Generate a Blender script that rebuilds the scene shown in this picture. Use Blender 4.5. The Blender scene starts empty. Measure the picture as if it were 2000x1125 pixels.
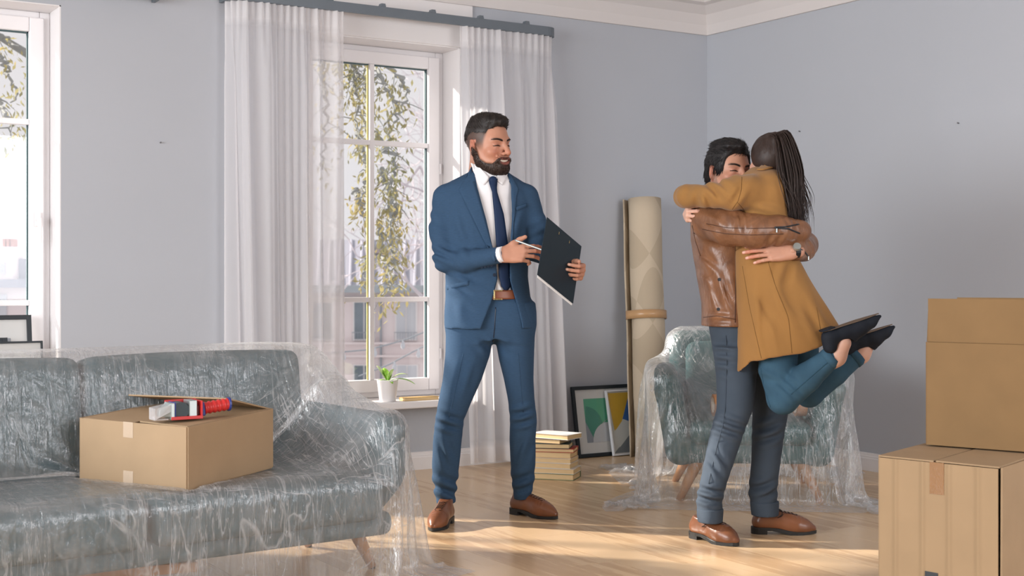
import bpy, bmesh, math, random
import numpy as np
from mathutils import Vector, Matrix
from mathutils.bvhtree import BVHTree

sc = bpy.context.scene
# ------------------------------------------------------------------ camera
F, HZ, CH, YAW = 2600.0, 543.0, 1.10, math.radians(32.1)
cY, sY = math.cos(YAW), math.sin(YAW)
camd = bpy.data.cameras.new('camera'); cam = bpy.data.objects.new('camera', camd)
sc.collection.objects.link(cam); sc.camera = cam
camd.sensor_width = 36.0; camd.lens = F / 2000 * 36
camd.shift_y = (HZ - 562.5) / 2000
camd.clip_end = 400
cam.location = (0, 0, CH); cam.rotation_euler = (math.pi / 2, 0, -YAW)
camd.dof.use_dof = True; camd.dof.focus_distance = 5.9; camd.dof.aperture_fstop = 5.0
# ------------------------------------------------------------------ world, sun, added fill lamps
wd = bpy.data.worlds.new('overcast_sky'); sc.world = wd; wd.use_nodes = True
bg = wd.node_tree.nodes['Background']
bg.inputs[0].default_value = (0.88, 0.84, 0.86, 1); bg.inputs[1].default_value = 1.0
def light(name, kind, energy, color, loc, rot, **kw):
    d = bpy.data.lights.new(name, kind); d.energy = energy; d.color = color
    for k, v in kw.items(): setattr(d, k, v)
    o = bpy.data.objects.new(name, d); sc.collection.objects.link(o)
    o.location = loc; o.rotation_euler = rot
    return o
def aim(o, direction):
    o.rotation_euler = Vector(direction).to_track_quat('-Z', 'Y').to_euler()
sun = light('sun', 'SUN', 10.5, (1.0, 0.90, 0.80), (-5, 12, 8), (0, 0, 0), angle=math.radians(2.2))
aim(sun, (0.69, -0.73, -0.50))
# two area lamps added as fill, out of view at left and rear
kl = light('left_fill_lamp', 'AREA', 203, (0.95, 0.98, 1.0), (-3.0, 3.5, 1.8), (0, 0, 0), shape='RECTANGLE', size=4.6, size_y=2.1)
aim(kl, (1, 0.05, -0.10)); kl.data.spread = math.radians(125)
rl = light('rear_fill_lamp', 'AREA', 178, (0.965, 0.975, 1.0), (3.6, -2.3, 1.8), (0, 0, 0), shape='RECTANGLE', size=3.6, size_y=1.9)
aim(rl, (0.15, 1, 0))
sc.cycles.max_bounces = 6; sc.cycles.diffuse_bounces = 3; sc.cycles.glossy_bounces = 2; sc.cycles.transparent_max_bounces = 12
sc.view_settings.view_transform = 'Standard'; sc.view_settings.look = 'None'
sc.view_settings.exposure = -0.02; sc.view_settings.gamma = 1.0; sc.view_settings.use_curve_mapping = False

# ------------------------------------------------------------------ helpers
rng = np.random.default_rng(7); random.seed(7)
col = sc.collection
def C(r, g, b):
    f = lambda v: (v / 255 / 12.92 if v / 255 <= 0.04045 else ((v / 255 + 0.055) / 1.055) ** 2.4)
    return (f(r), f(g), f(b), 1)
def W(p):                                   # camera-aligned metres (right, away, up) -> world
    p = np.asarray(p, float).reshape(-1, 3)
    return np.stack([p[:, 0] * cY + p[:, 1] * sY, -p[:, 0] * sY + p[:, 1] * cY, p[:, 2]], 1)
def P(px, py, d):                           # pixel of the 2000x1125 frame at a distance d
    return np.array([(px - 1000) / F * d, d, CH + (HZ - py) / F * d])
def Wp(px, py, d): return W(P(px, py, d))[0]
def floor_at(px, py):
    d = CH * F / (py - HZ); return np.array([(px - 1000) / F * d, d, 0.0])

class NT:
    def __init__(s, name):
        s.m = bpy.data.materials.new(name); s.m.use_nodes = True
        s.t = s.m.node_tree; s.t.nodes.clear(); s.out = s.n('ShaderNodeOutputMaterial')
        s.tc = None
    def n(s, t, **kw):
        o = s.t.nodes.new(t)
        for k, v in kw.items():
            if k.startswith('i_'):
                key = k[2:]; key = int(key) if key.isdigit() else key.replace('_', ' ')
                o.inputs[key].default_value = v
            else: setattr(o, k, v)
        return o
    def l(s, a, b): s.t.links.new(a, b)
    def coords(s, scale=(1, 1, 1), rot=(0, 0, 0)):
        if s.tc is None: s.tc = s.n('ShaderNodeTexCoord')
        mp = s.n('ShaderNodeMapping'); mp.inputs['Scale'].default_value = scale; mp.inputs['Rotation'].default_value = rot
        s.l(s.tc.outputs['Object'], mp.inputs['Vector']); return mp.outputs[0]
    def noise(s, scale, detail=3, stretch=(1, 1, 1), rot=(0, 0, 0), dist=0.0):
        n = s.n('ShaderNodeTexNoise'); n.inputs['Scale'].default_value = scale; n.inputs['Detail'].default_value = detail
        n.inputs['Distortion'].default_value = dist
        s.l(s.coords(stretch, rot), n.inputs['Vector']); return n.outputs['Fac']
    def ramp(s, fac, stops):
        r = s.n('ShaderNodeValToRGB'); e = r.color_ramp.elements
        while len(e) < len(stops): e.new(0.5)
        for q, (p, c) in zip(e, stops): q.position = p; q.color = c
        s.l(fac, r.inputs[0]); return r.outputs[0]
    def bump(s, h, strength=0.3, dist=0.01, prev=None):
        b = s.n('ShaderNodeBump'); b.inputs['Strength'].default_value = strength; b.inputs['Distance'].default_value = dist
        s.l(h, b.inputs['Height'])
        if prev is not None: s.l(prev, b.inputs['Normal'])
        return b.outputs[0]
    def bsdf(s, color, rough=0.5, spec=0.5, metal=0.0, normal=None, **kw):
        b = s.n('ShaderNodeBsdfPrincipled')
        if isinstance(color, tuple): b.inputs['Base Color'].default_value = color
        else: s.l(color, b.inputs['Base Color'])
        if isinstance(rough, (int, float)): b.inputs['Roughness'].default_value = rough
        else: s.l(rough, b.inputs['Roughness'])
        b.inputs['Specular IOR Level'].default_value = spec; b.inputs['Metallic'].default_value = metal
        for k, v in kw.items(): b.inputs[k.replace('_', ' ')].default_value = v
        if normal is not None: s.l(normal, b.inputs['Normal'])
        return b.outputs[0]
    def done(s, sh): s.l(sh, s.out.inputs['Surface']); return s.m
def dk(c, f): return (c[0] * f, c[1] * f, c[2] * f, 1)
def mat(name, c, rough=0.5, spec=0.4, metal=0.0, var=0.08, vs=6.0, bs=0.0, bscale=120.0, stretch=(1, 1, 1), bd=0.002, **kw):
    t = NT(name)
    cc = c if var == 0 else t.ramp(t.noise(vs, 3, stretch), [(0.3, dk(c, 1 - var)), (0.7, dk(c, 1 + var))])
    nm = t.bump(t.noise(bscale, 3, stretch), bs, bd) if bs else None
    return t.done(t.bsdf(cc, rough, spec, metal, nm, **kw))

def tag(o, label=None, cat=None, group=None, kind=None):
    for k, v in (('label', label), ('category', cat), ('group', group), ('kind', kind)):
        if v: o[k] = v
    return o
def thing(name, label, cat, loc=(0, 0, 0), group=None, kind=None):
    o = bpy.data.objects.new(name, None); o.empty_display_size = 0.1; col.objects.link(o); o.location = [float(v) for v in loc]
    return tag(o, label, cat, group, kind)
def root_of(o):
    p = Vector((0, 0, 0))
    while o is not None: p = p + o.location; o = o.parent
    return p
def emit(name, verts, faces, m, parent=None, cam_space=False, smooth=False, bevel=0, origin=None, solid=0, sub=0, attr=None):
    v = np.asarray(verts, float).reshape(-1, 3)
    if cam_space: v = W(v)
    if parent is not None: off = np.array(root_of(parent))
    elif origin is not None: off = np.asarray(origin, float)
    else: off = np.array([v[:, 0].mean(), v[:, 1].mean(), v[:, 2].min()])
    me = bpy.data.meshes.new(name)
    if isinstance(faces, np.ndarray):
        nf, k = faces.shape
        me.vertices.add(len(v)); me.vertices.foreach_set('co', (v - off).astype(np.float32).ravel())
        me.loops.add(nf * k); me.loops.foreach_set('vertex_index', faces.astype(np.int32).ravel())
        me.polygons.add(nf); me.polygons.foreach_set('loop_start', np.arange(0, nf * k, k, dtype=np.int32))
        me.polygons.foreach_set('loop_total', np.full(nf, k, dtype=np.int32))
        me.update(calc_edges=True)
    else:
        me.from_pydata([tuple(q) for q in (v - off)], [], [tuple(int(i) for i in f) for f in faces]); me.update()
    if smooth: me.polygons.foreach_set('use_smooth', np.ones(len(me.polygons), dtype=bool)); me.update()
    if attr is not None:
        a = me.color_attributes.new('tone', 'FLOAT_COLOR', 'POINT')
        a.data.foreach_set('color', np.asarray(attr, np.float32).ravel())
    for q in (m if isinstance(m, (list, tuple)) else [m]): me.materials.append(q)
    o = bpy.data.objects.new(name, me); col.objects.link(o)
    if parent is not None: o.parent = parent
    else: o.location = off
    if solid:
        md = o.modifiers.new('thickness', 'SOLIDIFY'); md.thickness = solid; md.offset = 0
    if bevel:
        md = o.modifiers.new('bevel', 'BEVEL'); md.width = bevel; md.segments = 2; md.limit_method = 'ANGLE'
    if sub:
        md = o.modifiers.new('subdivision', 'SUBSURF'); md.levels = sub; md.render_levels = sub
    return o
class MB:
    def __init__(s): s.v = []; s.f = []
    def add(s, v, f):
        n = len(s.v); s.v += [tuple(map(float, q)) for q in v]; s.f += [tuple(i + n for i in q) for q in f]; return s
    def box(s, lo, hi, M=None):
        v = [(x, y, z) for z in (lo[2], hi[2]) for y in (lo[1], hi[1]) for x in (lo[0], hi[0])]
        if M is not None: v = [M @ Vector(q) for q in v]
        return s.add(v, [(0, 2, 3, 1), (4, 5, 7, 6), (0, 1, 5, 4), (2, 6, 7, 3), (0, 4, 6, 2), (1, 3, 7, 5)])
    def hexa(s, b4, t4):                    # bottom and top quads, same winding (ccw from above)
        return s.add(list(b4) + list(t4), [(3, 2, 1, 0), (4, 5, 6, 7), (0, 1, 5, 4), (1, 2, 6, 5), (2, 3, 7, 6), (3, 0, 4, 7)])
    def tube(s, path, r, n=8, cap=True):
        p = np.asarray(path, float); k = len(p); rr = np.full(k, r) if np.isscalar(r) else np.asarray(r, float)
        t = np.gradient(p, axis=0); t /= np.linalg.norm(t, axis=1)[:, None] + 1e-12
        u = np.cross(t[0], [0, 0, 1.0] if abs(t[0][2]) < 0.9 else [1.0, 0, 0]); u /= np.linalg.norm(u)
        vs = []
        for i in range(k):
            u = u - t[i] * np.dot(u, t[i]); u /= np.linalg.norm(u) + 1e-12; w = np.cross(t[i], u)
            for j in range(n):
                a = 2 * math.pi * j / n; vs.append(p[i] + rr[i] * (u * math.cos(a) + w * math.sin(a)))
        fs = [(i * n + j, i * n + (j + 1) % n, (i + 1) * n + (j + 1) % n, (i + 1) * n + j) for i in range(k - 1) for j in range(n)]
        if cap: fs += [tuple(range(n))[::-1], tuple((k - 1) * n + j for j in range(n))]
        return s.add(vs, fs)
    def lathe(s, prof, c, n=28, M=None):
        vs = []; k = len(prof)
        for (r, z) in prof:
            for j in range(n):
                a = 2 * math.pi * j / n; q = Vector((r * math.cos(a), r * math.sin(a), z))
                if M is not None: q = M @ q
                vs.append((q[0] + c[0], q[1] + c[1], q[2] + c[2]))
        return s.add(vs, [(i * n + j, i * n + (j + 1) % n, (i + 1) * n + (j + 1) % n, (i + 1) * n + j) for i in range(k - 1) for j in range(n)])
    def prism(s, poly, ax, ay, org, n, t):  # 2-D outline swept by t along n
        org, ax, ay, n = (np.asarray(q, float) for q in (org, ax, ay, n))
        a = [org + ax * x + ay * y for x, y in poly]; b = [q + n * t for q in a]; k = len(poly)
        return s.add(a + b, [tuple(range(k))[::-1], tuple(range(k, 2 * k))] + [(i, (i + 1) % k, (i + 1) % k + k, i + k) for i in range(k)])
    def out(s, name, m, parent=None, **kw): return emit(name, s.v, s.f, m, parent, **kw)

# ------------------------------------------------------------------ distance-field modelling
def smin(a, b, k):
    if k <= 0: return np.minimum(a, b)
    h = np.clip(0.5 + 0.5 * (a - b) / k, 0, 1)
    return a * (1 - h) + b * h - k * h * (1 - h)
class Grid:
    def __init__(s, lo, hi, h):
        s.lo = np.asarray(lo, float); s.h = h
        n = np.ceil((np.asarray(hi, float) - s.lo) / h).astype(int) + 1
        s.ax = [(s.lo[i] + h * np.arange(n[i])).astype(np.float32) for i in range(3)]
        s.d = np.full(n, 0.08, np.float32)
    def sl(s, lo, hi):
        r = []
        for i in range(3):
            a = int(np.clip(np.floor((lo[i] - s.lo[i]) / s.h), 0, s.d.shape[i])); b = int(np.clip(np.ceil((hi[i] - s.lo[i]) / s.h) + 1, 0, s.d.shape[i]))
            r.append(slice(a, max(a, b)))
        return tuple(r), s.ax[0][r[0]][:, None, None], s.ax[1][r[1]][None, :, None], s.ax[2][r[2]][None, None, :]
    def put(s, fn, lo, hi, k=0.0, op='u'):
        q, X, Y, Z = s.sl(lo, hi)
        if s.d[q].size == 0: return s
        v = fn(X, Y, Z); a = s.d[q]
        s.d[q] = smin(a, v, k) if op == 'u' else (-smin(-a, v, k) if op == 's' else (-smin(-a, -v, k) if op == 'i' else a + v))
        return s
    def cone(s, a, b, ra, rb=None, k=0.02, op='u', flat=None):
        a = np.asarray(a, float); b = np.asarray(b, float); rb = ra if rb is None else rb
        m = max(ra, rb) * (1.0 if flat is None else max(1.0, flat[1])) + k + 0.02; ba = b - a; L = float(ba @ ba) + 1e-12
        if flat is not None: fa = np.asarray(flat[0], float) / np.linalg.norm(flat[0]); fs = 1.0 / flat[1] - 1.0
        def fn(X, Y, Z):
            dx, dy, dz = X - a[0], Y - a[1], Z - a[2]
            t = np.clip((dx * ba[0] + dy * ba[1] + dz * ba[2]) / L, 0, 1)
            ex, ey, ez = dx - t * ba[0], dy - t * ba[1], dz - t * ba[2]
            if flat is not None:
                q = (ex * fa[0] + ey * fa[1] + ez * fa[2]) * fs
                ex, ey, ez = ex + q * fa[0], ey + q * fa[1], ez + q * fa[2]
            return np.sqrt(ex * ex + ey * ey + ez * ez) - (ra + (rb - ra) * t)
        return s.put(fn, np.minimum(a, b) - m, np.maximum(a, b) + m, k, op)
    def chain(s, pts, k=0.02, **kw):
        for (a, ra), (b, rb) in zip(pts[:-1], pts[1:]): s.cone(a, b, ra, rb, k, **kw)
        return s
    def ell(s, c, r, k=0.02, op='u', R=None):
        c = np.asarray(c, float); r = np.asarray(r, float); R = np.eye(3) if R is None else np.asarray(R, float); m = r.max() + k + 0.02
        def fn(X, Y, Z):
            dx, dy, dz = X - c[0], Y - c[1], Z - c[2]
            q = [(dx * R[0, i] + dy * R[1, i] + dz * R[2, i]) for i in range(3)]
            k0 = np.sqrt(sum((q[i] / r[i]) ** 2 for i in range(3))); k1 = np.sqrt(sum((q[i] / r[i] ** 2) ** 2 for i in range(3)))
            return k0 * (k0 - 1) / (k1 + 1e-6)
        return s.put(fn, c - m, c + m, k, op)
    def rbox(s, c, half, rad, k=0.01, op='u', R=None, puff=0.0):
        c = np.asarray(c, float); half = np.asarray(half, float); R = np.eye(3) if R is None else np.asarray(R, float); m = np.linalg.norm(half) + k + 0.03
        def fn(X, Y, Z):
            dx, dy, dz = X - c[0], Y - c[1], Z - c[2]
            q = [(dx * R[0, i] + dy * R[1, i] + dz * R[2, i]) for i in range(3)]
            w = 0.0
            if puff: w = puff * np.clip(1 - (q[0] / half[0]) ** 2, 0, 1) * np.clip(1 - (q[1] / half[1]) ** 2, 0, 1) + puff * np.clip(1 - (q[0] / half[0]) ** 2, 0, 1) * np.clip(1 - (q[2] / half[2]) ** 2, 0, 1)
            e = [np.abs(q[i]) - (half[i] - rad) for i in range(3)]
            o = np.sqrt(sum(np.maximum(v, 0) ** 2 for v in e)) + np.minimum(np.maximum(e[0], np.maximum(e[1], e[2])), 0)
            return o - rad - w
        return s.put(fn, c - m, c + m, k, op)
    def stack(s, rows, k=0.02, op='u', power=2.0, yaw=0.0):
        # rows: (z, centre x, centre y, half width, half depth), any order
        r = np.asarray(sorted(rows), float); z0, z1 = r[0, 0], r[-1, 0]
        zz = s.ax[2]; f = [np.interp(zz, r[:, 0], r[:, i]) for i in range(5)]
        for i in (1, 2, 3, 4):               # ease the corners of the profile
            kk = max(1, int(0.012 / s.h)); ker = np.ones(2 * kk + 1) / (2 * kk + 1)
            f[i] = np.convolve(np.pad(f[i], kk, mode='edge'), ker, mode='valid')
        m = max(r[:, 3].max(), r[:, 4].max()) + k + 0.02
        ca, sa = math.cos(yaw), math.sin(yaw)
        q, X, Y, Z = s.sl((r[:, 1].min() - m, r[:, 2].min() - m, z0 - k - 0.02), (r[:, 1].max() + m, r[:, 2].max() + m, z1 + k + 0.02))
        cx, cy, a, b = (f[i][q[2]][None, None, :] for i in (1, 2, 3, 4))
        dx, dy = X - cx, Y - cy
        u = np.abs(dx * ca + dy * sa) / a; w = np.abs(-dx * sa + dy * ca) / b
        d = ((u ** power + w ** power) ** (1 / power) - 1) * np.minimum(a, b)
        d = np.maximum(d, np.maximum(z0 - Z, Z - z1)).astype(np.float32)
        A = s.d[q]; s.d[q] = smin(A, d, k) if op == 'u' else (-smin(-A, d, k) if op == 's' else d)
        return s
    def fold(s, c, r, dr, lam, amp, ph=0.0, warp=1.0):
        c = np.asarray(c, float); r = np.asarray([r] * 3 if np.isscalar(r) else r, float); dr = np.asarray(dr, float) / np.linalg.norm(dr)
        def fn(X, Y, Z):
            dx, dy, dz = X - c[0], Y - c[1], Z - c[2]
            g = np.exp(-2.2 * ((dx / r[0]) ** 2 + (dy / r[1]) ** 2 + (dz / r[2]) ** 2))
            t = (dx * dr[0] + dy * dr[1] + dz * dr[2]) * (2 * math.pi / lam) + ph + warp * (np.sin(dx * 23 + 1.3 * ph) + np.sin(dy * 19 - ph) + np.sin(dz * 17 + ph)) * 0.8
            w = np.sin(t); return (-amp * g * (np.sign(w) * np.abs(w) ** 0.8)).astype(np.float32)
        return s.put(fn, c - r * 1.3, c + r * 1.3, 0, 'd')
    def poly(s, pts, ylo, yhi, op='s', k=0.004):   # prism over an outline in (x, z), between two depths
        pts = np.asarray(pts, float); lo = pts.min(0) - 0.03; hi = pts.max(0) + 0.03
        def fn(X, Y, Z):
            x, z = X[:, :, 0], Z[:, 0, :]
            d = None; inside = np.zeros((x.shape[0], z.shape[1]), bool)
            for (x0, z0), (x1, z1) in zip(pts, np.roll(pts, -1, 0)):
                ex, ez = x1 - x0, z1 - z0; wx, wz = x - x0, z - z0
                t = np.clip((wx * ex + wz * ez) / (ex * ex + ez * ez + 1e-12), 0, 1)
                dd = (wx - ex * t) ** 2 + (wz - ez * t) ** 2; d = dd if d is None else np.minimum(d, dd)
                cr = ((z0 <= z) & (z < z1)) | ((z1 <= z) & (z < z0))
                inside ^= cr & (x < ex * (z - z0) / (ez if abs(ez) > 1e-9 else 1e-9) + x0)
            d = np.sqrt(d) * np.where(inside, -1, 1)
            return np.maximum(d[:, None, :], np.maximum(ylo - Y, Y - yhi)).astype(np.float32)
        return s.put(fn, (lo[0], ylo - 0.03, lo[1]), (hi[0], yhi + 0.03, hi[1]), k, op)
    def mesh(s, smooth=2, lam=0.5):
        v, f = nets(s.d, s.lo, s.h)
        return relax(v, f, smooth, lam), f
def nets(d, lo, h):
    ins = d < 0
    cnt = np.zeros(tuple(n - 1 for n in d.shape), np.int8)
    cor = [(i, j, k) for i in (0, 1) for j in (0, 1) for k in (0, 1)]
    sh = lambda A, c: A[c[0]:A.shape[0] - 1 + c[0], c[1]:A.shape[1] - 1 + c[1], c[2]:A.shape[2] - 1 + c[2]]
    for c in cor: cnt += sh(ins, c)
    act = (cnt > 0) & (cnt < 8); idx = np.argwhere(act); n = len(idx)
    pos = np.zeros((n, 3)); w = np.zeros(n)
    for c in cor:
        for ax in range(3):
            if c[ax]: continue
            e = list(c); e[ax] = 1
            d0 = d[idx[:, 0] + c[0], idx[:, 1] + c[1], idx[:, 2] + c[2]].astype(float); d1 = d[idx[:, 0] + e[0], idx[:, 1] + e[1], idx[:, 2] + e[2]].astype(float)
            m = (d0 < 0) != (d1 < 0); t = np.where(m, d0 / np.where(m, d0 - d1, 1), 0)
            p = np.tile(np.array(c, float), (n, 1)); p[:, ax] = t
            pos += p * m[:, None]; w += m
    pos = (pos / w[:, None] + idx) * h + lo
    vid = np.full(act.shape, -1, np.int64); vid[act] = np.arange(n)
    fs = []
    for ax in range(3):
        o1, o2 = [(1, 2), (2, 0), (0, 1)][ax]
        s0 = [slice(1, -1)] * 3; s0[ax] = slice(0, -1); s1 = [slice(1, -1)] * 3; s1[ax] = slice(1, None)
        A, B = ins[tuple(s0)], ins[tuple(s1)]
        e = np.argwhere(A != B); fl = A[A != B]
        if len(e) == 0: continue
        base = e.copy(); base[:, o1] += 1; base[:, o2] += 1
        g = lambda a, b: vid[tuple((base - (np.eye(3, dtype=int)[o1] * a + np.eye(3, dtype=int)[o2] * b)).T)]
        q = np.stack([g(1, 1), g(0, 1), g(0, 0), g(1, 0)], 1)
        q[~fl] = q[~fl][:, ::-1]; fs.append(q)
    f = np.concatenate(fs); f = f[(f >= 0).all(1)]
    return pos, f
def relax(v, f, n, lam=0.5):
    if n == 0: return v
    e = np.concatenate([f[:, [0, 1]], f[:, [1, 2]], f[:, [2, 3]], f[:, [3, 0]]])
    deg = np.bincount(e[:, 0], minlength=len(v)).astype(float) + np.bincount(e[:, 1], minlength=len(v)); deg[deg == 0] = 1
    for _ in range(n):
        a = np.stack([np.bincount(e[:, 0], v[e[:, 1], i], len(v)) + np.bincount(e[:, 1], v[e[:, 0], i], len(v)) for i in range(3)], 1) / deg[:, None]
        v = v + lam * (a - v)
    return v
def rot(axis, deg): return np.array(Matrix.Rotation(math.radians(deg), 3, axis))
def unit(v): v = np.asarray(v, float); return v / np.linalg.norm(v)
def sheet_faces(nu, nv):
    i, j = np.meshgrid(np.arange(nu - 1), np.arange(nv - 1), indexing='ij'); a = (i * nv + j).ravel()
    return np.stack([a, a + nv, a + nv + 1, a + 1], 1)
# ------------------------------------------------------------------ the room
YB, XR, XL, YF, ZC = 6.77, 5.77, -3.2, -2.5, 2.92
def XW(px, y=YB):
    u = (px - 1000) / F; return y * (sY + u * cY) / (cY - u * sY)
m_wall = mat('wall_paint', C(181, 184, 191), 0.75, 0.25, var=0.012, vs=1.5, bs=0.05, bscale=260)
m_white = mat('white_paint', C(232, 228, 228), 0.45, 0.4, var=0.01, vs=3)
m_ceil = mat('ceiling_paint', C(216, 210, 208), 0.85, 0.2, var=0.01, vs=2)
m_pvc = mat('window_plastic', C(236, 233, 235), 0.3, 0.5, var=0.0)
def floor_mat():
    t = NT('oak_laminate'); oi = t.n('ShaderNodeObjectInfo')
    g = t.noise(3.0, 4, (7, 0.5, 1), dist=0.3); g2 = t.noise(26.0, 3, (8, 0.35, 1)); g3 = t.noise(1.2, 3, (2.4, 0.35, 1))
    a = t.n('ShaderNodeMath', operation='MULTIPLY_ADD'); t.l(g2, a.inputs[0]); a.inputs[1].default_value = 0.35; t.l(g, a.inputs[2])
    b = t.n('ShaderNodeMath', operation='MULTIPLY_ADD'); t.l(oi.outputs['Random'], b.inputs[0]); b.inputs[1].default_value = 0.42; t.l(a.outputs[0], b.inputs[2])
    e = t.n('ShaderNodeMath', operation='MULTIPLY_ADD'); t.l(g3, e.inputs[0]); e.inputs[1].default_value = 0.5; t.l(b.outputs[0], e.inputs[2])
    c = t.ramp(e.outputs[0], [(0.5, C(184, 150, 114)), (1.0, C(202, 169, 132)), (1.5, C(216, 185, 148))])
    nm = t.bump(g2, 0.08, 0.002)
    return t.done(t.bsdf(c, 0.26, 0.5, normal=nm))
m_floor = floor_mat()
fl = MB().box((XL - 0.3, YF - 0.3, -0.12), (XR + 0.3, YB + 0.3, -0.0085)).out('floor', mat('floor_underlay', C(120, 92, 66), 0.8), origin=(0, 0, 0)); tag(fl, kind='structure', label='oak laminate floor of pale brown planks')
pw, pl = 0.192, 1.285
pm = {}
def plank(x, y0, y1):
    ln = round(y1 - y0, 3)
    if ln not in pm:
        b = MB().box((0.0006, 0.0006, -0.0085), (pw - 0.0006, ln - 0.0006, 0.0))
        me = bpy.data.meshes.new('plank'); me.from_pydata(b.v, [], b.f); me.materials.append(m_floor); pm[ln] = me
    o = bpy.data.objects.new('plank', pm[ln]); col.objects.link(o); o.parent = fl; o.location = (x, y0, 0)
i = 0; x = XR - pw
while x > XL:
    off = (i * 0.43) % 1.0 * pl; far = YB - off; y1 = YB
    lo_y = max(1.6, (x - 0.4) * 0.55 if x > 2 else 1.6)
    y0 = far
    while y1 > lo_y and x > -0.1:
        if y1 - y0 > 0.05: plank(x, max(y0, YF), y1)
        y1 = y0 if y1 - y0 > 0 else y1; y0 = y1 - pl
    i += 1; x -= pw
MB().box((XL - 0.3, YF - 0.3, -0.0084), (XR + 0.3, 0.3, -0.0002)).out('floor_near_strip', m_floor, fl)
# back wall with two window openings
W1 = (0.0, 1.61); W2 = (2.93, 3.89); ZS, ZT = 0.40, 2.45; TH = 0.34  # left opening widened out of view to enlarge the sun patch
w = MB()
xs = [XL, W1[0], W1[1], W2[0], W2[1], XR + 0.3]
for a, b, hole in ((xs[0], xs[1], 0), (xs[1], xs[2], 1), (xs[2], xs[3], 0), (xs[3], xs[4], 1), (xs[4], xs[5], 0)):
    if not hole: w.box((a, YB, 0), (b, YB + TH, ZC))
    else: w.box((a, YB, 0), (b, YB + TH, ZS)); w.box((a, YB, ZT), (b, YB + TH, ZC))
wb = w.out('wall_back', m_wall, origin=(0, YB, 0)); tag(wb, kind='structure', label='grey painted wall with the two tall windows')
wr = MB().box((XR, YF, 0), (XR + 0.2, YB, ZC)).out('wall_right', m_wall, origin=(XR, 0, 0)); tag(wr, kind='structure', label='plain grey painted wall behind the armchair')
wl = MB()                                   # unseen side: opening added to bring in more light
for a, b in ((YF, 1.1), (6.0, YB)): wl.box((XL - 0.2, a, 0), (XL, b, ZC))
wl.box((XL - 0.2, 1.1, 0), (XL, 6.0, 0.5)); wl.box((XL - 0.2, 1.1, 2.85), (XL, 6.0, ZC))
tag(wl.out('wall_left', m_wall, origin=(XL, 0, 0)), kind='structure')
wf = MB().box((XL, YF - 0.2, 0), (1.6, YF, ZC)).box((5.6, YF - 0.2, 0), (XR, YF, ZC)).box((1.6, YF - 0.2, 0), (5.6, YF, 0.6)).box((1.6, YF - 0.2, 2.8), (5.6, YF, ZC))  # unseen rear wall, its opening added for light
tag(wf.out('wall_front', m_wall, origin=(0, YF, 0)), kind='structure')
tag(MB().box((XL - 0.2, YF - 0.2, ZC), (XR + 0.3, YB + TH, ZC + 0.15)).out('ceiling', m_ceil, origin=(0, 0, ZC)), kind='structure')
# cove cornice
prof = [(0, 2.70), (0.018, 2.70), (0.022, 2.715), (0.035, 2.76), (0.07, 2.82), (0.13, 2.865), (0.17, 2.875), (0.172, 2.89), (0.2, 2.892), (0.2, 2.92), (0, 2.92)]
def cornice(a, b, inward, name, ends=(0, 0)):
    mb = MB(); a = np.array(a, float); b = np.array(b, float); n = np.array(inward, float); t = (b - a) / np.linalg.norm(b - a); k = len(prof)
    va = [np.append(a + n * r + t * r * ends[0], z) for r, z in prof]; vb = [np.append(b + n * r - t * r * ends[1], z) for r, z in prof]
    mb.add(va + vb, [(i, (i + 1) % k, (i + 1) % k + k, i + k) for i in range(k)] + [tuple(range(k))[::-1], tuple(range(k, 2 * k))])
    tag(mb.out(name, m_ceil), kind='structure')
cornice((XL, YB), (XR, YB), (0, -1), 'trim_1', (0, 1)); cornice((XR, YB), (XR, YF), (-1, 0), 'trim_2', (1, 0))
# white plaster panel over the middle window
tag(MB().box((W2[0] - 0.02, YB - 0.016, ZT), (XW(921), YB + 0.01, 2.70)).out('trim_3', m_white, bevel=0.004), kind='structure', label='white panel above the middle window')
def base(a, b, inward, name):
    mb = MB(); a = np.array(a, float); b = np.array(b, float); n = np.array(inward, float)
    pr = [(0, 0), (0.018, 0), (0.018, 0.07), (0.014, 0.076), (0.014, 0.082), (0.011, 0.088), (0.009, 0.1), (0, 0.102)]; k = len(pr)
    va = [np.append(a + n * r, z) for r, z in pr]; vb = [np.append(b + n * r, z) for r, z in pr]
    mb.add(va + vb, [(i, (i + 1) % k, (i + 1) % k + k, i + k) for i in range(k)] + [tuple(range(k))[::-1], tuple(range(k, 2 * k))])
    tag(mb.out(name, m_white), kind='structure')
base((XL, YB), (XR - 0.018, YB), (0, -1), 'baseboard_back'); base((XR, YB), (XR, YF), (-1, 0), 'baseboard_right')
# small wall hooks / nail spots
for k_, (px, py, wall) in enumerate(((313, 279, 'b'), (1563, 257, 'r'), (1873, 241, 'r'))):
    u = (px - 1000) / F
    d = YB / (cY - u * sY) if wall == 'b' else XR / (sY + u * cY)
    p = Wp(px, py, d); nrm = np.array((0, -1, 0.)) if wall == 'b' else np.array((-1, 0, 0.))
    o = MB().tube([p, p + nrm * 0.012 + (0, 0, 0.002)], [0.003, 0.004], 6).out('nail', mat('nail_grey', C(120, 118, 120), 0.4, metal=0.5, var=0))
    tag(o, ('small nail left in the wall beside the left window', 'small nail in the side wall above the long haired woman', 'small nail in the side wall high above the cardboard boxes')[k_], 'nail')
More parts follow.
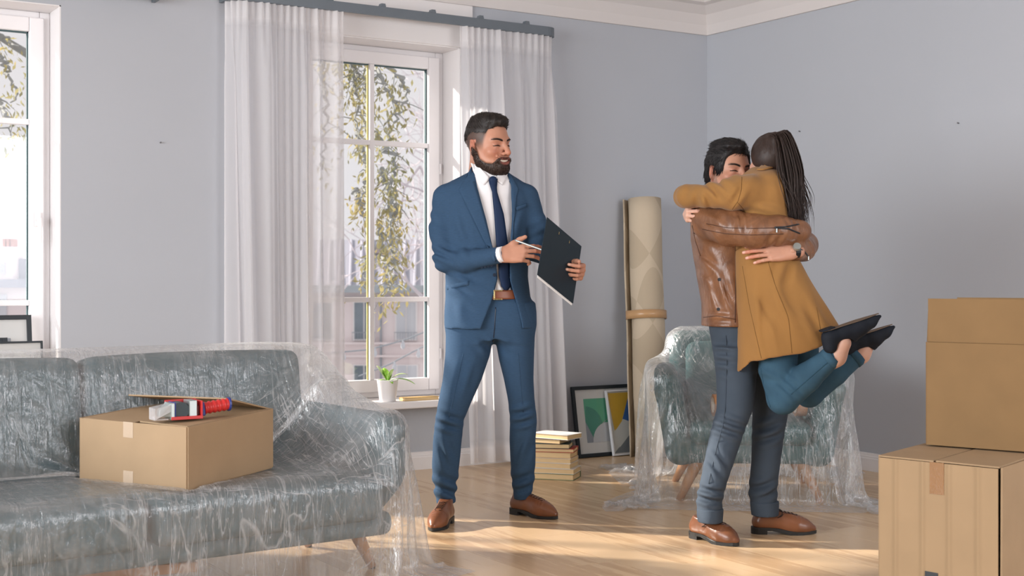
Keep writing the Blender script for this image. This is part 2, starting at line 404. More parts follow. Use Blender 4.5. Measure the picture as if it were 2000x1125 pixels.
# windows
def glass_mat():
    t = NT('window_glass'); tr = t.n('ShaderNodeBsdfTransparent'); tr.inputs[0].default_value = (0.97, 0.98, 0.98, 1)
    gl = t.n('ShaderNodeBsdfGlossy'); gl.inputs['Roughness'].default_value = 0.02; gl.inputs[0].default_value = (0.9, 0.92, 0.95, 1)
    lw = t.n('ShaderNodeLayerWeight'); lw.inputs[0].default_value = 0.5
    pw_ = t.n('ShaderNodeMath', operation='POWER'); t.l(lw.outputs['Facing'], pw_.inputs[0]); pw_.inputs[1].default_value = 4.0
    fr = t.n('ShaderNodeMath', operation='MULTIPLY_ADD'); t.l(pw_.outputs[0], fr.inputs[0]); fr.inputs[1].default_value = 0.6; fr.inputs[2].default_value = 0.035
    mx = t.n('ShaderNodeMixShader'); t.l(fr.outputs[0], mx.inputs[0]); t.l(tr.outputs[0], mx.inputs[1]); t.l(gl.outputs[0], mx.inputs[2])
    return t.done(mx.outputs[0])
m_glass = glass_mat()
m_seal = mat('window_seal', C(60, 84, 88), 0.5, var=0); m_spacer = mat('glazing_spacer', C(200, 192, 122), 0.35, var=0)
def window(n, x0, x1, label, handle_side=1):
    yf = YB + 0.20; o = thing('window_%d' % n, label, None, ((x0 + x1) / 2, YB, ZS), kind='structure')
    # plaster reveals
    MB().box((x0, YB, ZS), (x0 + 0.006, YB + TH, ZT)).out('reveal', m_white, o); MB().box((x1 - 0.006, YB, ZS), (x1, YB + TH, ZT)).out('reveal', m_white, o)
    MB().box((x0, YB, ZT - 0.006), (x1, YB + TH, ZT)).out('reveal', m_white, o)
    MB().box((x0 - 0.03, YB - 0.13, ZS - 0.035), (x1 + 0.03, yf, ZS + 0.005)).out('window_sill', m_white, o, bevel=0.006)
    a, b, c, d = x0 + 0.006, x1 - 0.006, ZS + 0.005, ZT - 0.006
    f = MB()                                # outer frame
    fw = 0.05
    f.box((a, yf, c), (a + fw, yf + 0.07, d)); f.box((b - fw, yf, c), (b, yf + 0.07, d)); f.box((a + fw, yf, d - fw), (b - fw, yf + 0.07, d)); f.box((a + fw, yf, c), (b - fw, yf + 0.07, c + fw))
    f.out('frame', m_pvc, o, bevel=0.005)
    s0, s1, t0, t1, sw = a + 0.032, b - 0.032, c + 0.032, d - 0.032, 0.072
    s = MB(); ys = yf - 0.018
    s.box((s0, ys, t0), (s0 + sw, ys + 0.07, t1)); s.box((s1 - sw, ys, t0), (s1, ys + 0.07, t1)); s.box((s0 + sw, ys, t1 - sw), (s1 - sw, ys + 0.07, t1)); s.box((s0 + sw, ys, t0), (s1 - sw, ys + 0.07, t0 + sw))
    sash = s.out('sash', m_pvc, o, bevel=0.006)
    g0, g1, h0, h1 = s0 + sw, s1 - sw, t0 + sw, t1 - sw
    xm = (g0 + g1) / 2; zs = [h0, 0.975, 1.885, h1]
    MB().box((xm - 0.014, ys + 0.006, h0), (xm + 0.014, ys + 0.055, h1)).out('glazing_bar', m_pvc, sash, bevel=0.003)
    MB().box((xm - 0.021, ys + 0.03, h0), (xm - 0.0145, ys + 0.04, h1)).out('spacer_strip', m_spacer, sash)
    for z in zs[1:3]: MB().box((g0, ys + 0.008, z - 0.014), (g1, ys + 0.052, z + 0.014)).out('glazing_bar', m_pvc, sash, bevel=0.003)
    sl = MB(); e = 0.006
    for q in ((g0, g0 + e), (g1 - e, g1)): sl.box((q[0], ys + 0.028, h0), (q[1], ys + 0.05, h1))
    sl.box((g0, ys + 0.028, h1 - e), (g1, ys + 0.05, h1)); sl.out('seal', m_seal, sash)
    for x_a, x_b in ((g0, xm - 0.014), (xm + 0.014, g1)):
        for z_a, z_b in zip(zs[:-1], zs[1:]):
            MB().box((x_a, ys + 0.032, z_a), (x_b, ys + 0.036, z_b)).out('pane', m_glass, sash)
    hx = s1 - 0.034 if handle_side > 0 else s0 + 0.034
    gx_ = (s1 + 0.006) if handle_side < 0 else (s0 - 0.006)
    hd = MB().box((hx - 0.015, ys - 0.012, 1.36), (hx + 0.015, ys, 1.43)); hd.tube([(hx, ys - 0.012, 1.395), (hx, ys - 0.045, 1.395)], 0.009, 8); hd.tube([(hx, ys - 0.045, 1.402), (hx + 0.002, ys - 0.05, 1.36), (hx + 0.003, ys - 0.048, 1.275)], [0.011, 0.01, 0.009], 8)
    hd.out('handle', m_pvc, sash, bevel=0.002)
    hg = MB(); hg.tube([(gx_, ys + 0.004, 0.62), (gx_, ys + 0.004, 0.68)], 0.006, 8); hg.tube([(gx_, ys + 0.004, 1.72), (gx_, ys + 0.004, 1.78)], 0.006, 8); hg.out('hinge', m_pvc, sash)
    return o
window(1, *W1, 'tall white window at the left edge with picture frames on its sill')
window(2, *W2, 'tall white six pane window between the sheer curtains', -1)
# curtain rails
m_rail = mat('rail_grey', C(112, 120, 128), 0.4, 0.4, metal=0.3, var=0.03)
def rail(x0, x1, z0, z1, label):
    o = thing('curtain_rail', label, 'curtain rail', ((x0 + x1) / 2, YB, z0))
    r = 0.07; yo = YB - 0.14; pth = [(x0, YB - 0.005)] + [(x0 + r - r * math.cos(t), yo + r - r * math.sin(t)) for t in np.linspace(0, math.pi / 2, 8)] + [(x1 - r + r * math.sin(t), yo + r - r * math.cos(t)) for t in np.linspace(0, math.pi / 2, 8)] + [(x1, YB - 0.005)]
    p = np.array(pth); t = np.gradient(p, axis=0); t /= np.linalg.norm(t, axis=1)[:, None]; nn = np.stack([t[:, 1], -t[:, 0]], 1) * 0.009
    k = len(p); v = [(*(p[i] + sgn * nn[i]), z) for z in (z0, z1) for sgn in (-1, 1) for i in range(k)]
    g = lambda a, i: a * k + i
    f = []
    for i in range(k - 1): f += [(g(0, i), g(1, i), g(1, i + 1), g(0, i + 1)), (g(2, i), g(2, i + 1), g(3, i + 1), g(3, i)), (g(1, i), g(3, i), g(3, i + 1), g(1, i + 1)), (g(0, i), g(0, i + 1), g(2, i + 1), g(2, i))]
    f += [(g(0, 0), g(2, 0), g(3, 0), g(1, 0)), (g(0, k - 1), g(1, k - 1), g(3, k - 1), g(2, k - 1))]
    MB().add(v, f).out('track', m_rail, o)
    for x in np.linspace(x0 + 0.25, x1 - 0.22, 6):
        MB().box((x - 0.016, yo - 0.012, z1), (x + 0.016, YB, z1 + 0.008)).box((x - 0.012, yo - 0.014, z1 + 0.008), (x + 0.012, yo + 0.02, z1 + 0.017)).box((x - 0.02, YB - 0.006, z1 - 0.02), (x + 0.02, YB, z1 + 0.03)).out('bracket', m_rail, o)
    return o
rail(2.43, 4.48, 2.55, 2.602, 'grey curtain rail with rounded ends above the middle window')
rail(0.25, 2.07, 2.512, 2.565, 'end of a grey curtain rail at the top left edge of the picture')
# sheer curtains
def sheer_mat():
    t = NT('sheer_voile'); tr = t.n('ShaderNodeBsdfTransparent'); tr.inputs[0].default_value = (1, 0.99, 0.995, 1)
    tl = t.n('ShaderNodeBsdfTranslucent'); tl.inputs[0].default_value = C(250, 248, 249)
    df = t.n('ShaderNodeBsdfDiffuse'); df.inputs[0].default_value = C(248, 246, 247)
    m1 = t.n('ShaderNodeMixShader'); m1.inputs[0].default_value = 0.42; t.l(tl.outputs[0], m1.inputs[1]); t.l(df.outputs[0], m1.inputs[2])
    lw = t.n('ShaderNodeLayerWeight'); lw.inputs[0].default_value = 0.35
    at = t.n('ShaderNodeAttribute', attribute_name='tone')
    mr = t.n('ShaderNodeMapRange'); mr.inputs['To Min'].default_value = 0.62; mr.inputs['To Max'].default_value = 0.92; t.l(lw.outputs['Facing'], mr.inputs[0])
    ad = t.n('ShaderNodeMath', operation='ADD', use_clamp=True); t.l(mr.outputs[0], ad.inputs[0]); t.l(at.outputs['Fac'], ad.inputs[1])
    mx = t.n('ShaderNodeMixShader'); t.l(ad.outputs[0], mx.inputs[0]); t.l(tr.outputs[0], mx.inputs[1]); t.l(m1.outputs[0], mx.inputs[2])
    return t.done(mx.outputs[0])
m_sheer = sheer_mat()
def curtain(path, label, folds, seed, flare, zb):
    # path: points along the rail; flare(s) -> sideways shift of the hem
    p = np.array(path, float); seg = np.r_[0, np.cumsum(np.linalg.norm(np.diff(p, axis=0), axis=1))]; L = seg[-1]
    nu, nv = 220, 60; s = np.linspace(0, L, nu); r = np.random.default_rng(seed)
    base = np.stack([np.interp(s, seg, p[:, i]) for i in (0, 1)], 1); t = np.gradient(base, axis=0); t /= np.linalg.norm(t, axis=1)[:, None]; n = np.stack([t[:, 1], -t[:, 0]], 1)
    ph = r.uniform(0, 6, 5); u = s / L; warp = u + 0.025 * np.sin(u * 9 + ph[0]) + 0.012 * np.sin(u * 23 + ph[1])
    v = []; tone = []
    for j in range(nv):
        q = j / (nv - 1); z = 2.548 + (zb - 2.548) * q
        amp = 0.012 + 0.03 * min(1, q * 6) if q < 0.17 else 0.042 + 0.012 * q
        fine = 0.012 * (1 - min(1, q * 7)) * np.sin(u * 2 * math.pi * folds * 2.7 + ph[2])
        th_ = 2 * math.pi * folds * (warp + 0.03 * q * np.sin(u * 5 + ph[3])); mod = 0.55 + 0.45 * np.sin(u * 11 + ph[2] + 1.5 * q)
        wv = amp * mod * np.sin(th_) + 0.3 * amp * np.sin(0.53 * th_ + ph[4] + q) + 0.18 * amp * np.sin(2.3 * th_ + ph[1] + 2 * q) + fine
        b = base + n * wv[:, None]; b[:, 0] += flare(u) * q ** 1.3
        b[:, 1] = np.minimum(b[:, 1], YB - 0.028)
        v.append(np.c_[b, np.full(nu, z)]); hem = (0.3 if q > 0.955 else 0.0) + (0.25 if q < 0.035 else 0)
        tone.append(np.full(nu, hem))
    v = np.concatenate(v); tone = np.concatenate(tone)
    i, j = np.meshgrid(np.arange(nu - 1), np.arange(nv - 1)); a = (j * nu + i).ravel()
    o = emit('sheer_curtain', v, np.stack([a, a + 1, a + nu + 1, a + nu], 1), m_sheer, origin=(p[:, 0].mean(), YB - 0.1, 0), smooth=True, attr=np.stack([tone] * 3 + [np.ones_like(tone)], 1))
    return tag(o, label, 'curtain', 'sheer curtains at the middle window')
yc = YB - 0.14
curtain([(2.44, YB - 0.05), (2.455, yc + 0.03), (2.50, yc), (3.07, yc)], 'white sheer curtain hanging left of the middle window behind the sofa', 6.5, 3, lambda u: 0.03 - 0.0 * u, 0.03)
curtain([(3.81, yc), (4.40, yc), (4.455, yc + 0.03), (4.47, YB - 0.05)], 'white sheer curtain hanging right of the middle window behind the suited man', 6, 5, lambda u: 0.06 + 0.02 * u, 0.03)
# ------------------------------------------------------------------ draped film (position based cloth)
class Field:
    def __init__(s, fn, lo, hi, h):
        s.lo = np.asarray(lo, float); s.h = h; n = np.ceil((np.asarray(hi) - s.lo) / h).astype(int) + 1; s.n = n
        ax = [s.lo[i] + h * np.arange(n[i]) for i in range(3)]
        s.d = fn(ax[0][:, None, None], ax[1][None, :, None], ax[2][None, None, :]).astype(np.float32)
        s.g = [q.astype(np.float32) for q in np.gradient(s.d, h)]
    def at(s, p):
        q = np.clip((p - s.lo) / s.h, 0, np.array(s.n) - 1.001); i = q.astype(int); f = q - i; r = [0, 0, 0, 0]
        for a in (0, 1):
            for b in (0, 1):
                for c in (0, 1):
                    w = (f[:, 0] if a else 1 - f[:, 0]) * (f[:, 1] if b else 1 - f[:, 1]) * (f[:, 2] if c else 1 - f[:, 2])
                    k = (i[:, 0] + a, i[:, 1] + b, i[:, 2] + c); r[0] = r[0] + w * s.d[k]
                    for m in range(3): r[m + 1] = r[m + 1] + w * s.g[m][k]
        g = np.stack(r[1:], 1); return r[0], g / (np.linalg.norm(g, axis=1)[:, None] + 1e-6)
def drape(X, rest_u, rest_v, field, steps, grav=0.0022, damp=0.9, th=0.015, fric=0.35, clamp=None, inner=5, keep=None):
    nu, nv = X.shape[:2]; V = np.zeros_like(X)
    du = np.broadcast_to(rest_u, (nu - 1, nv)); dv = np.broadcast_to(rest_v, (nu, nv - 1))
    dd = np.sqrt(((du[:, :-1] + du[:, 1:]) / 2) ** 2 + ((dv[:-1] + dv[1:]) / 2) ** 2)
    def con(a, b, L, st):
        d = b - a; n = np.sqrt((d * d).sum(-1)) + 1e-9; c = (0.5 * st * (n - L) / n)[..., None] * d; a += c; b -= c
    for it in range(steps):
        Q = X.copy(); V *= damp; V[..., 2] -= grav; X = X + V
        for _ in range(inner):
            for o in (0, 1):
                n = (nu - o) // 2; con(X[o:o + 2 * n:2], X[o + 1:o + 2 * n:2], du[o:o + 2 * n:2], 1.0)
                n = (nv - o) // 2; con(X[:, o:o + 2 * n:2], X[:, o + 1:o + 2 * n:2], dv[:, o:o + 2 * n:2], 1.0)
            for o in (0, 1):
                n = (nu - o) // 2
                con(X[o:o + 2 * n:2, :-1], X[o + 1:o + 2 * n:2, 1:], dd[o:o + 2 * n:2], 0.3); con(X[o:o + 2 * n:2, 1:], X[o + 1:o + 2 * n:2, :-1], dd[o:o + 2 * n:2], 0.3)
            con(X[:-2], X[2:], du[:-1] + du[1:], 0.06); con(X[:, :-2], X[:, 2:], dv[:, :-1] + dv[:, 1:], 0.06)
            p = X.reshape(-1, 3); d, g = field.at(p); m = d < th
            p[m] += g[m] * (th - d[m])[:, None]
            p[:, 2] = np.maximum(p[:, 2], 0.006)
            if m.any(): q = Q.reshape(-1, 3); t = p[m] - q[m]; p[m] -= fric * (t - g[m] * (t * g[m]).sum(1)[:, None])
            if clamp is not None: clamp(p)
            X = p.reshape(nu, nv, 3)
        V = X - Q
    return X
def film_mat(name, milk, seed, sc1=1.0):
    t = NT(name)
    n1 = t.noise(5.0 * sc1, 5, (5, 0.9, 1.2), (0.3, 0.5, 0.7 + seed), dist=1.2); n2 = t.noise(9.0 * sc1, 4, (1.0, 5, 1.0), (0.8, 0.2, 0.4 + seed), dist=0.8); n3 = t.noise(34.0, 3, (1, 1, 1), dist=1.0)
    n4 = t.noise(16.0, 3, (9, 0.5, 0.8), (0.2, 0.9, 0.5 + seed), dist=0.4)
    b1 = t.bump(n1, 0.6, 0.02); b2 = t.bump(n2, 0.5, 0.014, t.bump(n4, 0.5, 0.006, b1)); b3 = t.bump(n3, 0.2, 0.003, b2)
    tr = t.n('ShaderNodeBsdfTransparent'); tr.inputs[0].default_value = (0.985, 0.99, 0.99, 1)
    gl = t.n('ShaderNodeBsdfGlossy'); gl.inputs['Roughness'].default_value = 0.2; gl.inputs[0].default_value = (1, 1, 1, 1); t.l(b3, gl.inputs['Normal'])
    df = t.n('ShaderNodeBsdfDiffuse'); df.inputs[0].default_value = C(238, 238, 240); tl = t.n('ShaderNodeBsdfTranslucent'); tl.inputs[0].default_value = C(240, 240, 242)
    t.l(b2, df.inputs['Normal']); mk = t.n('ShaderNodeMixShader'); mk.inputs[0].default_value = 0.5; t.l(df.outputs[0], mk.inputs[1]); t.l(tl.outputs[0], mk.inputs[2])
    # milkier along the creases, with bright streaks painted in as opacity
    mul = t.n('ShaderNodeMath', operation='MULTIPLY'); t.l(n1, mul.inputs[0]); t.l(n2, mul.inputs[1])
    cr = t.n('ShaderNodeMapRange'); t.l(mul.outputs[0], cr.inputs[0]); cr.inputs['From Min'].default_value = 0.2; cr.inputs['From Max'].default_value = 0.42
    cr.inputs['To Min'].default_value = milk * 0.45; cr.inputs['To Max'].default_value = milk * 2.6
    def ridge(nz, wd, amt):                  # thin creases, their glints painted as pale lines
        a = t.n('ShaderNodeMath', operation='SUBTRACT'); t.l(nz, a.inputs[0]); a.inputs[1].default_value = 0.5
        b = t.n('ShaderNodeMath', operation='ABSOLUTE'); t.l(a.outputs[0], b.inputs[0])
        m = t.n('ShaderNodeMapRange'); t.l(b.outputs[0], m.inputs[0]); m.inputs['From Min'].default_value = 0.0; m.inputs['From Max'].default_value = wd; m.inputs['To Min'].default_value = amt; m.inputs['To Max'].default_value = 0.0
        return m.outputs[0]
    msk = t.noise(2.6, 2, (1, 1, 1), (0.1, 0.3, seed))
    mk2 = t.n('ShaderNodeMapRange'); t.l(msk, mk2.inputs[0]); mk2.inputs['From Min'].default_value = 0.4; mk2.inputs['From Max'].default_value = 0.62
    lines = None
    for args in ((4.5, (8, 0.45, 0.7), (0.3, 0.7, 0.5 + seed)), (6.0, (0.6, 7, 0.6), (0.7, 0.3, 1.1 + seed)), (3.6, (6, 0.8, 0.6), (0.5, -0.8, 2.2 + seed))):
        q_ = ridge(t.noise(args[0], 3, args[1], args[2], dist=0.5), 0.017, 0.6)
        if lines is None: lines = q_
        else:
            mxx = t.n('ShaderNodeMath', operation='MAXIMUM'); t.l(lines, mxx.inputs[0]); t.l(q_, mxx.inputs[1]); lines = mxx.outputs[0]
    lm = t.n('ShaderNodeMath', operation='MULTIPLY'); t.l(lines, lm.inputs[0]); t.l(mk2.outputs[0], lm.inputs[1])
    ca = t.n('ShaderNodeMath', operation='MULTIPLY_ADD'); t.l(lm.outputs[0], ca.inputs[0]); ca.inputs[1].default_value = 0.75; t.l(cr.outputs[0], ca.inputs[2]); cr = ca
    lw = t.n('ShaderNodeLayerWeight'); lw.inputs[0].default_value = 0.3; t.l(b2, lw.inputs['Normal'])
    sm = t.n('ShaderNodeMath', operation='MULTIPLY_ADD', use_clamp=True); t.l(lw.outputs['Facing'], sm.inputs[0]); sm.inputs[1].default_value = 0.35; t.l(cr.outputs[0], sm.inputs[2])
    m1 = t.n('ShaderNodeMixShader'); t.l(sm.outputs[0], m1.inputs[0]); t.l(tr.outputs[0], m1.inputs[1]); t.l(mk.outputs[0], m1.inputs[2])
    fr = t.n('ShaderNodeMath', operation='MULTIPLY_ADD'); t.l(lw.outputs['Facing'], fr.inputs[0]); fr.inputs[1].default_value = 0.36; fr.inputs[2].default_value = 0.065
    m2 = t.n('ShaderNodeMixShader'); t.l(fr.outputs[0], m2.inputs[0]); t.l(m1.outputs[0], m2.inputs[1]); t.l(gl.outputs[0], m2.inputs[2])
    return t.done(m2.outputs[0])
m_wood = mat('light_wood', C(176, 128, 88), 0.45, 0.4, var=0.12, vs=14, stretch=(1, 1, 0.15))
m_black = mat('black_paint', C(28, 36, 42), 0.4, 0.4, var=0)
# ------------------------------------------------------------------ sofa under film
SA = math.radians(37); SU = np.array((math.cos(SA), math.sin(SA))); SV = np.array((-math.sin(SA), math.cos(SA))); SO = np.array((-0.37, 4.915))
def S2C(p):
    p = np.asarray(p, float).reshape(-1, 3); xy = SO + p[:, :1] * SU + p[:, 1:2] * SV; return np.c_[xy, p[:, 2]]
m_sofa = mat('sofa_fabric', C(84, 102, 108), 0.9, 0.2, var=0.06, vs=40, bs=0.35, bscale=420, bd=0.001)
sofa = thing('sofa', 'grey teal two seat sofa under clear plastic film in the left foreground', 'sofa', W(S2C((-1.0, 0.4, 0)))[0])
LS = 2.0
def sofa_piece(name, build, h=0.012):
    g = build(); v, f = g.mesh(2); return emit(name, W(S2C(v)), f, m_sofa, sofa, smooth=True)
tilt = rot('X', 10)
def g_back(a, b):
    g = Grid((a - 0.05, 0.45, 0.3), (b + 0.05, 1.0, 0.9), 0.012); g.rbox(((a + b) / 2, 0.70, 0.58), ((b - a) / 2 - 0.004, 0.095, 0.225), 0.045, R=rot('X', -9), puff=0.012); return g
def g_seat(a, b):
    g = Grid((a - 0.05, -0.08, 0.18), (b + 0.05, 0.75, 0.45), 0.012); g.rbox(((a + b) / 2, 0.315, 0.30), ((b - a) / 2 - 0.004, 0.335, 0.082), 0.05, puff=0.008); return g
def g_arm(u0):
    g = Grid((u0 - 0.15, -0.08, 0.1), (u0 + 0.15, 1.0, 0.72), 0.012); sg = 1 if u0 > -1 else -1
    g.rbox((u0, 0.42, 0.40), (0.062, 0.42, 0.20), 0.055, k=0.0)
    g.cone((u0 - sg * 0.03, 0.06, 0.24), (u0 - sg * 0.03, 0.8, 0.24), 0.065, k=0.05)
    g.put(lambda X, Y, Z: (np.minimum(0.36 - Z, 0.2) * 0.55 - (0.06 - sg * (X - u0))) * 0.8 + 0 * Y, (u0 - 0.2, -0.1, 0.1), (u0 + 0.2, 1.0, 0.36), 0.02, 'i')
    g.put(lambda X, Y, Z: ((0.38 - Z) * 0.6 - Y - 0.01) * 0.8 + 0 * X, (u0 - 0.2, -0.1, 0.1), (u0 + 0.2, 0.4, 0.5), 0.03, 'i'); return g
def g_frame():
    g = Grid((-LS + 0.02, -0.05, 0.12), (-0.02, 0.95, 0.3), 0.014); g.rbox((-LS / 2, 0.42, 0.20), (LS / 2 - 0.06, 0.40, 0.045), 0.03); return g
def g_rear():
    g = Grid((-LS, 0.6, 0.12), (0, 1.0, 0.85), 0.014); g.rbox((-LS / 2, 0.815, 0.48), (LS / 2 - 0.06, 0.045, 0.29), 0.035, R=rot('X', -7)); return g
sofa_piece('base_frame', g_frame); sofa_piece('back_frame', g_rear)
for a, b in ((-LS + 0.11, -LS / 2), (-LS / 2, -0.11)): sofa_piece('back_cushion', lambda: g_back(a, b)); sofa_piece('seat_cushion', lambda: g_seat(a, b))
for u0 in (-0.065, -LS + 0.065): sofa_piece('arm', lambda: g_arm(u0))
for (u, v_, du, dv_) in ((-0.14, 0.2, 0.09, -0.0), (-LS + 0.14, 0.2, -0.09, 0), (-0.14, 0.7, 0.09, 0.03), (-LS + 0.14, 0.7, -0.09, 0.03)):
    t_ = S2C((u, v_, 0.185))[0]; b_ = S2C((u + du, v_, 0.008))[0]
    lg = MB().tube(W([t_, b_]), [0.032, 0.016], 14).out('leg', m_wood, sofa, smooth=True); MB().tube(W([S2C((u + du, v_, 0.009))[0], S2C((u + du, v_, 0.0))[0]]), 0.013, 10).out('foot_cap', m_black, lg)
# cardboard box on the seat (placed first: the film is pinned under it)
BA = np.array((-1.076, 4.41)); ab = unit((math.cos(math.radians(152.5)), math.sin(math.radians(152.5)))); ac = unit((math.cos(math.radians(62.5)), math.sin(math.radians(62.5))))
BL, BW, BH, BZ = 0.478, 0.452, 0.21, 0.396
def B2C(p):                                  # box space: x along the left face, y along the right face
    p = np.asarray(p, float).reshape(-1, 3); xy = BA + p[:, :1] * ab + p[:, 1:2] * ac
    return np.c_[xy, BZ + p[:, 2] + 0.008 * p[:, 0] / BL + 0.022 * p[:, 1] / BW]
def sofa_field(X, Y, Z):
    def bx(c, hf, r):
        e = [np.abs(q - c[i]) - (hf[i] - r) for i, q in enumerate((X, Y, Z))]
        return np.sqrt(sum(np.maximum(v, 0) ** 2 for v in e)) + np.minimum(np.maximum(e[0], np.maximum(e[1], e[2])), 0) - r
    d = bx((-LS / 2, 0.315, 0.29), (LS / 2 - 0.05, 0.345, 0.108), 0.05)
    d = np.minimum(d, bx((-LS / 2, 0.42, 0.20), (LS / 2 - 0.06, 0.40, 0.045), 0.03))
    Ys = Y; sh = 0.155 * (Z - 0.58)
    Y = Ys - sh; d = np.minimum(d, bx((-LS / 2, 0.735, 0.55), (LS / 2 - 0.09, 0.155, 0.272), 0.05)); Y = Ys
    for u0, sg in ((-0.065, 1), (-LS + 0.065, -1)):
        a = bx((u0, 0.42, 0.40), (0.064, 0.42, 0.203), 0.055); d = np.minimum(d, np.maximum(a, (0.36 - Z) * 0.5 - 0.07 + sg * (X - u0)))
        # film spans as a tent from the back corner to the arm
        d = np.minimum(d, np.maximum(np.maximum(np.abs(X - u0 + sg * 0.02) - 0.05, np.abs(Ys - 0.5) - 0.3), (Z - np.interp(Ys, [0.15, 0.36, 0.64, 0.8], [0.60, 0.65, 0.81, 0.82])) * 0.8))
    return d
fs_ = Field(sofa_field, (-2.6, -0.6, -0.05), (0.6, 1.3, 1.2), 0.024)
def film_under_box(p):
    c = S2C(p); q = c[:, :2] - BA; x = q @ ab; y = q @ ac
    z = BZ + 0.008 * x / BL + 0.022 * y / BW - 0.006
    m = (x > -0.02) & (x < BL + 0.02) & (y > -0.02) & (y < BW + 0.02) & (p[:, 1] < 0.55) & (p[:, 2] < 0.6); p[m, 2] = np.minimum(p[m, 2], np.maximum(z[m], 0.39))
pv = np.array([(1.02, 0.12), (0.98, 0.5), (0.90, 0.83), (0.83, 0.86), (0.70, 0.845), (0.645, 0.80), (0.60, 0.46), (0.55, 0.41), (0.30, 0.415), (0.02, 0.41), (-0.05, 0.37), (-0.07, 0.22), (-0.085, 0.10), (-0.10, 0.03)])
sl_ = np.r_[0, np.cumsum(np.linalg.norm(np.diff(pv, axis=0), axis=1))]
hh = 0.021; nv_ = int(sl_[-1] / hh); nu_ = int(2.72 / hh)
sv = np.linspace(0, sl_[-1], nv_); prv = np.interp(sv, sl_, pv[:, 0]); prz = np.interp(sv, sl_, pv[:, 1])
uu = np.linspace(-2.4, 0.32, nu_)
X0 = np.zeros((nu_, nv_, 3)); X0[..., 0] = uu[:, None]; X0[..., 1] = prv[None]; X0[..., 2] = prz[None]
arm_top = np.where((np.abs(X0[..., 0] + 0.065) < 0.12) & (X0[..., 1] > -0.04) & (X0[..., 1] < 0.75), 0.625, 0); arm_top = np.maximum(arm_top, np.where((np.abs(X0[..., 0] + LS - 0.065) < 0.12) & (X0[..., 1] > -0.04) & (X0[..., 1] < 0.75), 0.625, 0))
X0[..., 2] = np.maximum(X0[..., 2], arm_top)
X0 += np.random.default_rng(4).normal(0, 0.0025, X0.shape)
ru, rv = 2.72 / (nu_ - 1), sl_[-1] / (nv_ - 1)
X1 = drape(X0, ru * 1.012, rv * 1.0, fs_, 70, grav=0.0016, clamp=film_under_box)
m_film = film_mat('sofa_film', 0.105, 0.0)
o = emit('plastic_film', W(S2C(X1.reshape(-1, 3))), sheet_faces(nu_, nv_), m_film, smooth=True, sub=1, origin=W(S2C((-1, 0.3, 0)))[0])
tag(o, 'clear creased plastic film draped over the grey sofa', 'plastic film')
# plank beneath the sofa
pk = MB(); a_ = floor_at(120, 1150); b_ = floor_at(392, 1112)
a_, b_ = P(150, 1132, 4.46), P(386, 1099, 4.62)
dr = unit((b_ - a_)[:2]); nn = np.array((-dr[1], dr[0]))
q0 = a_[:2] - dr * 0.4; q1 = b_[:2]
zt_ = 0.115
def quad(z): return [W((*q0, z))[0], W((*q1, z))[0], W((*(q1 + nn * 0.16), z))[0], W((*(q0 + nn * 0.16), z))[0]]
o = MB().hexa(quad(zt_ - 0.035), quad(zt_)).out('wooden_board', m_wood, bevel=0.004)
tag(o, 'light wooden board lying under the front of the sofa', 'board')
for s_ in (0.06, 0.55):
    c_ = q1 - dr * s_ + nn * 0.08
    pass
o2 = MB().hexa([W((*(q1 - dr * 0.22 + nn * 0.03), 0))[0], W((*(q1 - dr * 0.14 + nn * 0.03), 0))[0], W((*(q1 - dr * 0.14 + nn * 0.13), 0))[0], W((*(q1 - dr * 0.22 + nn * 0.13), 0))[0]],
               [W((*(q1 - dr * 0.22 + nn * 0.03), zt_ - 0.035))[0], W((*(q1 - dr * 0.14 + nn * 0.03), zt_ - 0.035))[0], W((*(q1 - dr * 0.14 + nn * 0.13), zt_ - 0.035))[0], W((*(q1 - dr * 0.22 + nn * 0.13), zt_ - 0.035))[0]])
o2.out('block', m_wood, o); 
# ------------------------------------------------------------------ cardboard
def card_mat(name, c, lines=0.0, ld=(1, 0, 0), sc_=26):
    t = NT(name); n = t.noise(7, 4); n2 = t.noise(60, 3); cc = t.ramp(n, [(0.25, dk(c, 0.93)), (0.75, dk(c, 1.05))])
    nm = t.bump(n2, 0.12, 0.002)
    return t.done(t.bsdf(cc, 0.75, 0.25, normal=nm))
m_card = card_mat('cardboard', C(162, 137, 108)); m_edge = mat('cardboard_edge', C(160, 122, 84), 0.85, 0.2, bs=0.8, bscale=300, var=0.15, vs=200)
def tape_mat(name, c, alpha, rough=0.15):
    t = NT(name); tr = t.n('ShaderNodeBsdfTransparent'); b = t.bsdf(c, rough, 0.6, normal=t.bump(t.noise(40, 3, (1, 4, 1)), 0.4, 0.003))
    mx = t.n('ShaderNodeMixShader'); mx.inputs[0].default_value = alpha; t.l(tr.outputs[0], mx.inputs[1]); t.l(b, mx.inputs[2]); return t.done(mx.outputs[0])
m_cleartape = tape_mat('clear_tape', C(226, 204, 180), 0.45); m_browntape = tape_mat('brown_tape', C(150, 108, 66), 0.9, 0.22)
def slab(mb, tr, p0, p1, p2, p3, nrm, t):    # thin board from four corners in a local space
    q = [np.asarray(p, float) for p in (p0, p1, p2, p3)]; n = np.asarray(nrm, float) * t
    return mb.hexa(tr(np.array([a - n for a in q])), tr(np.array(q)))
bx = thing('cardboard_box', 'closed cardboard box resting on the film covered sofa seat', 'box', W(B2C((BL / 2, BW / 2, 0)))[0])
trB = lambda p: W(B2C(p)); th = 0.005
body = MB()
slab(body, trB, (0, 0, 0), (0, 0, BH), (BL, 0, BH), (BL, 0, 0), (0, -1, 0), -th)
slab(body, trB, (0, BW, 0), (BL, BW, 0), (BL, BW, BH), (0, BW, BH), (0, 1, 0), -th)
slab(body, trB, (0, 0, 0), (0, BW, 0), (0, BW, BH), (0, 0, BH), (-1, 0, 0), -th)
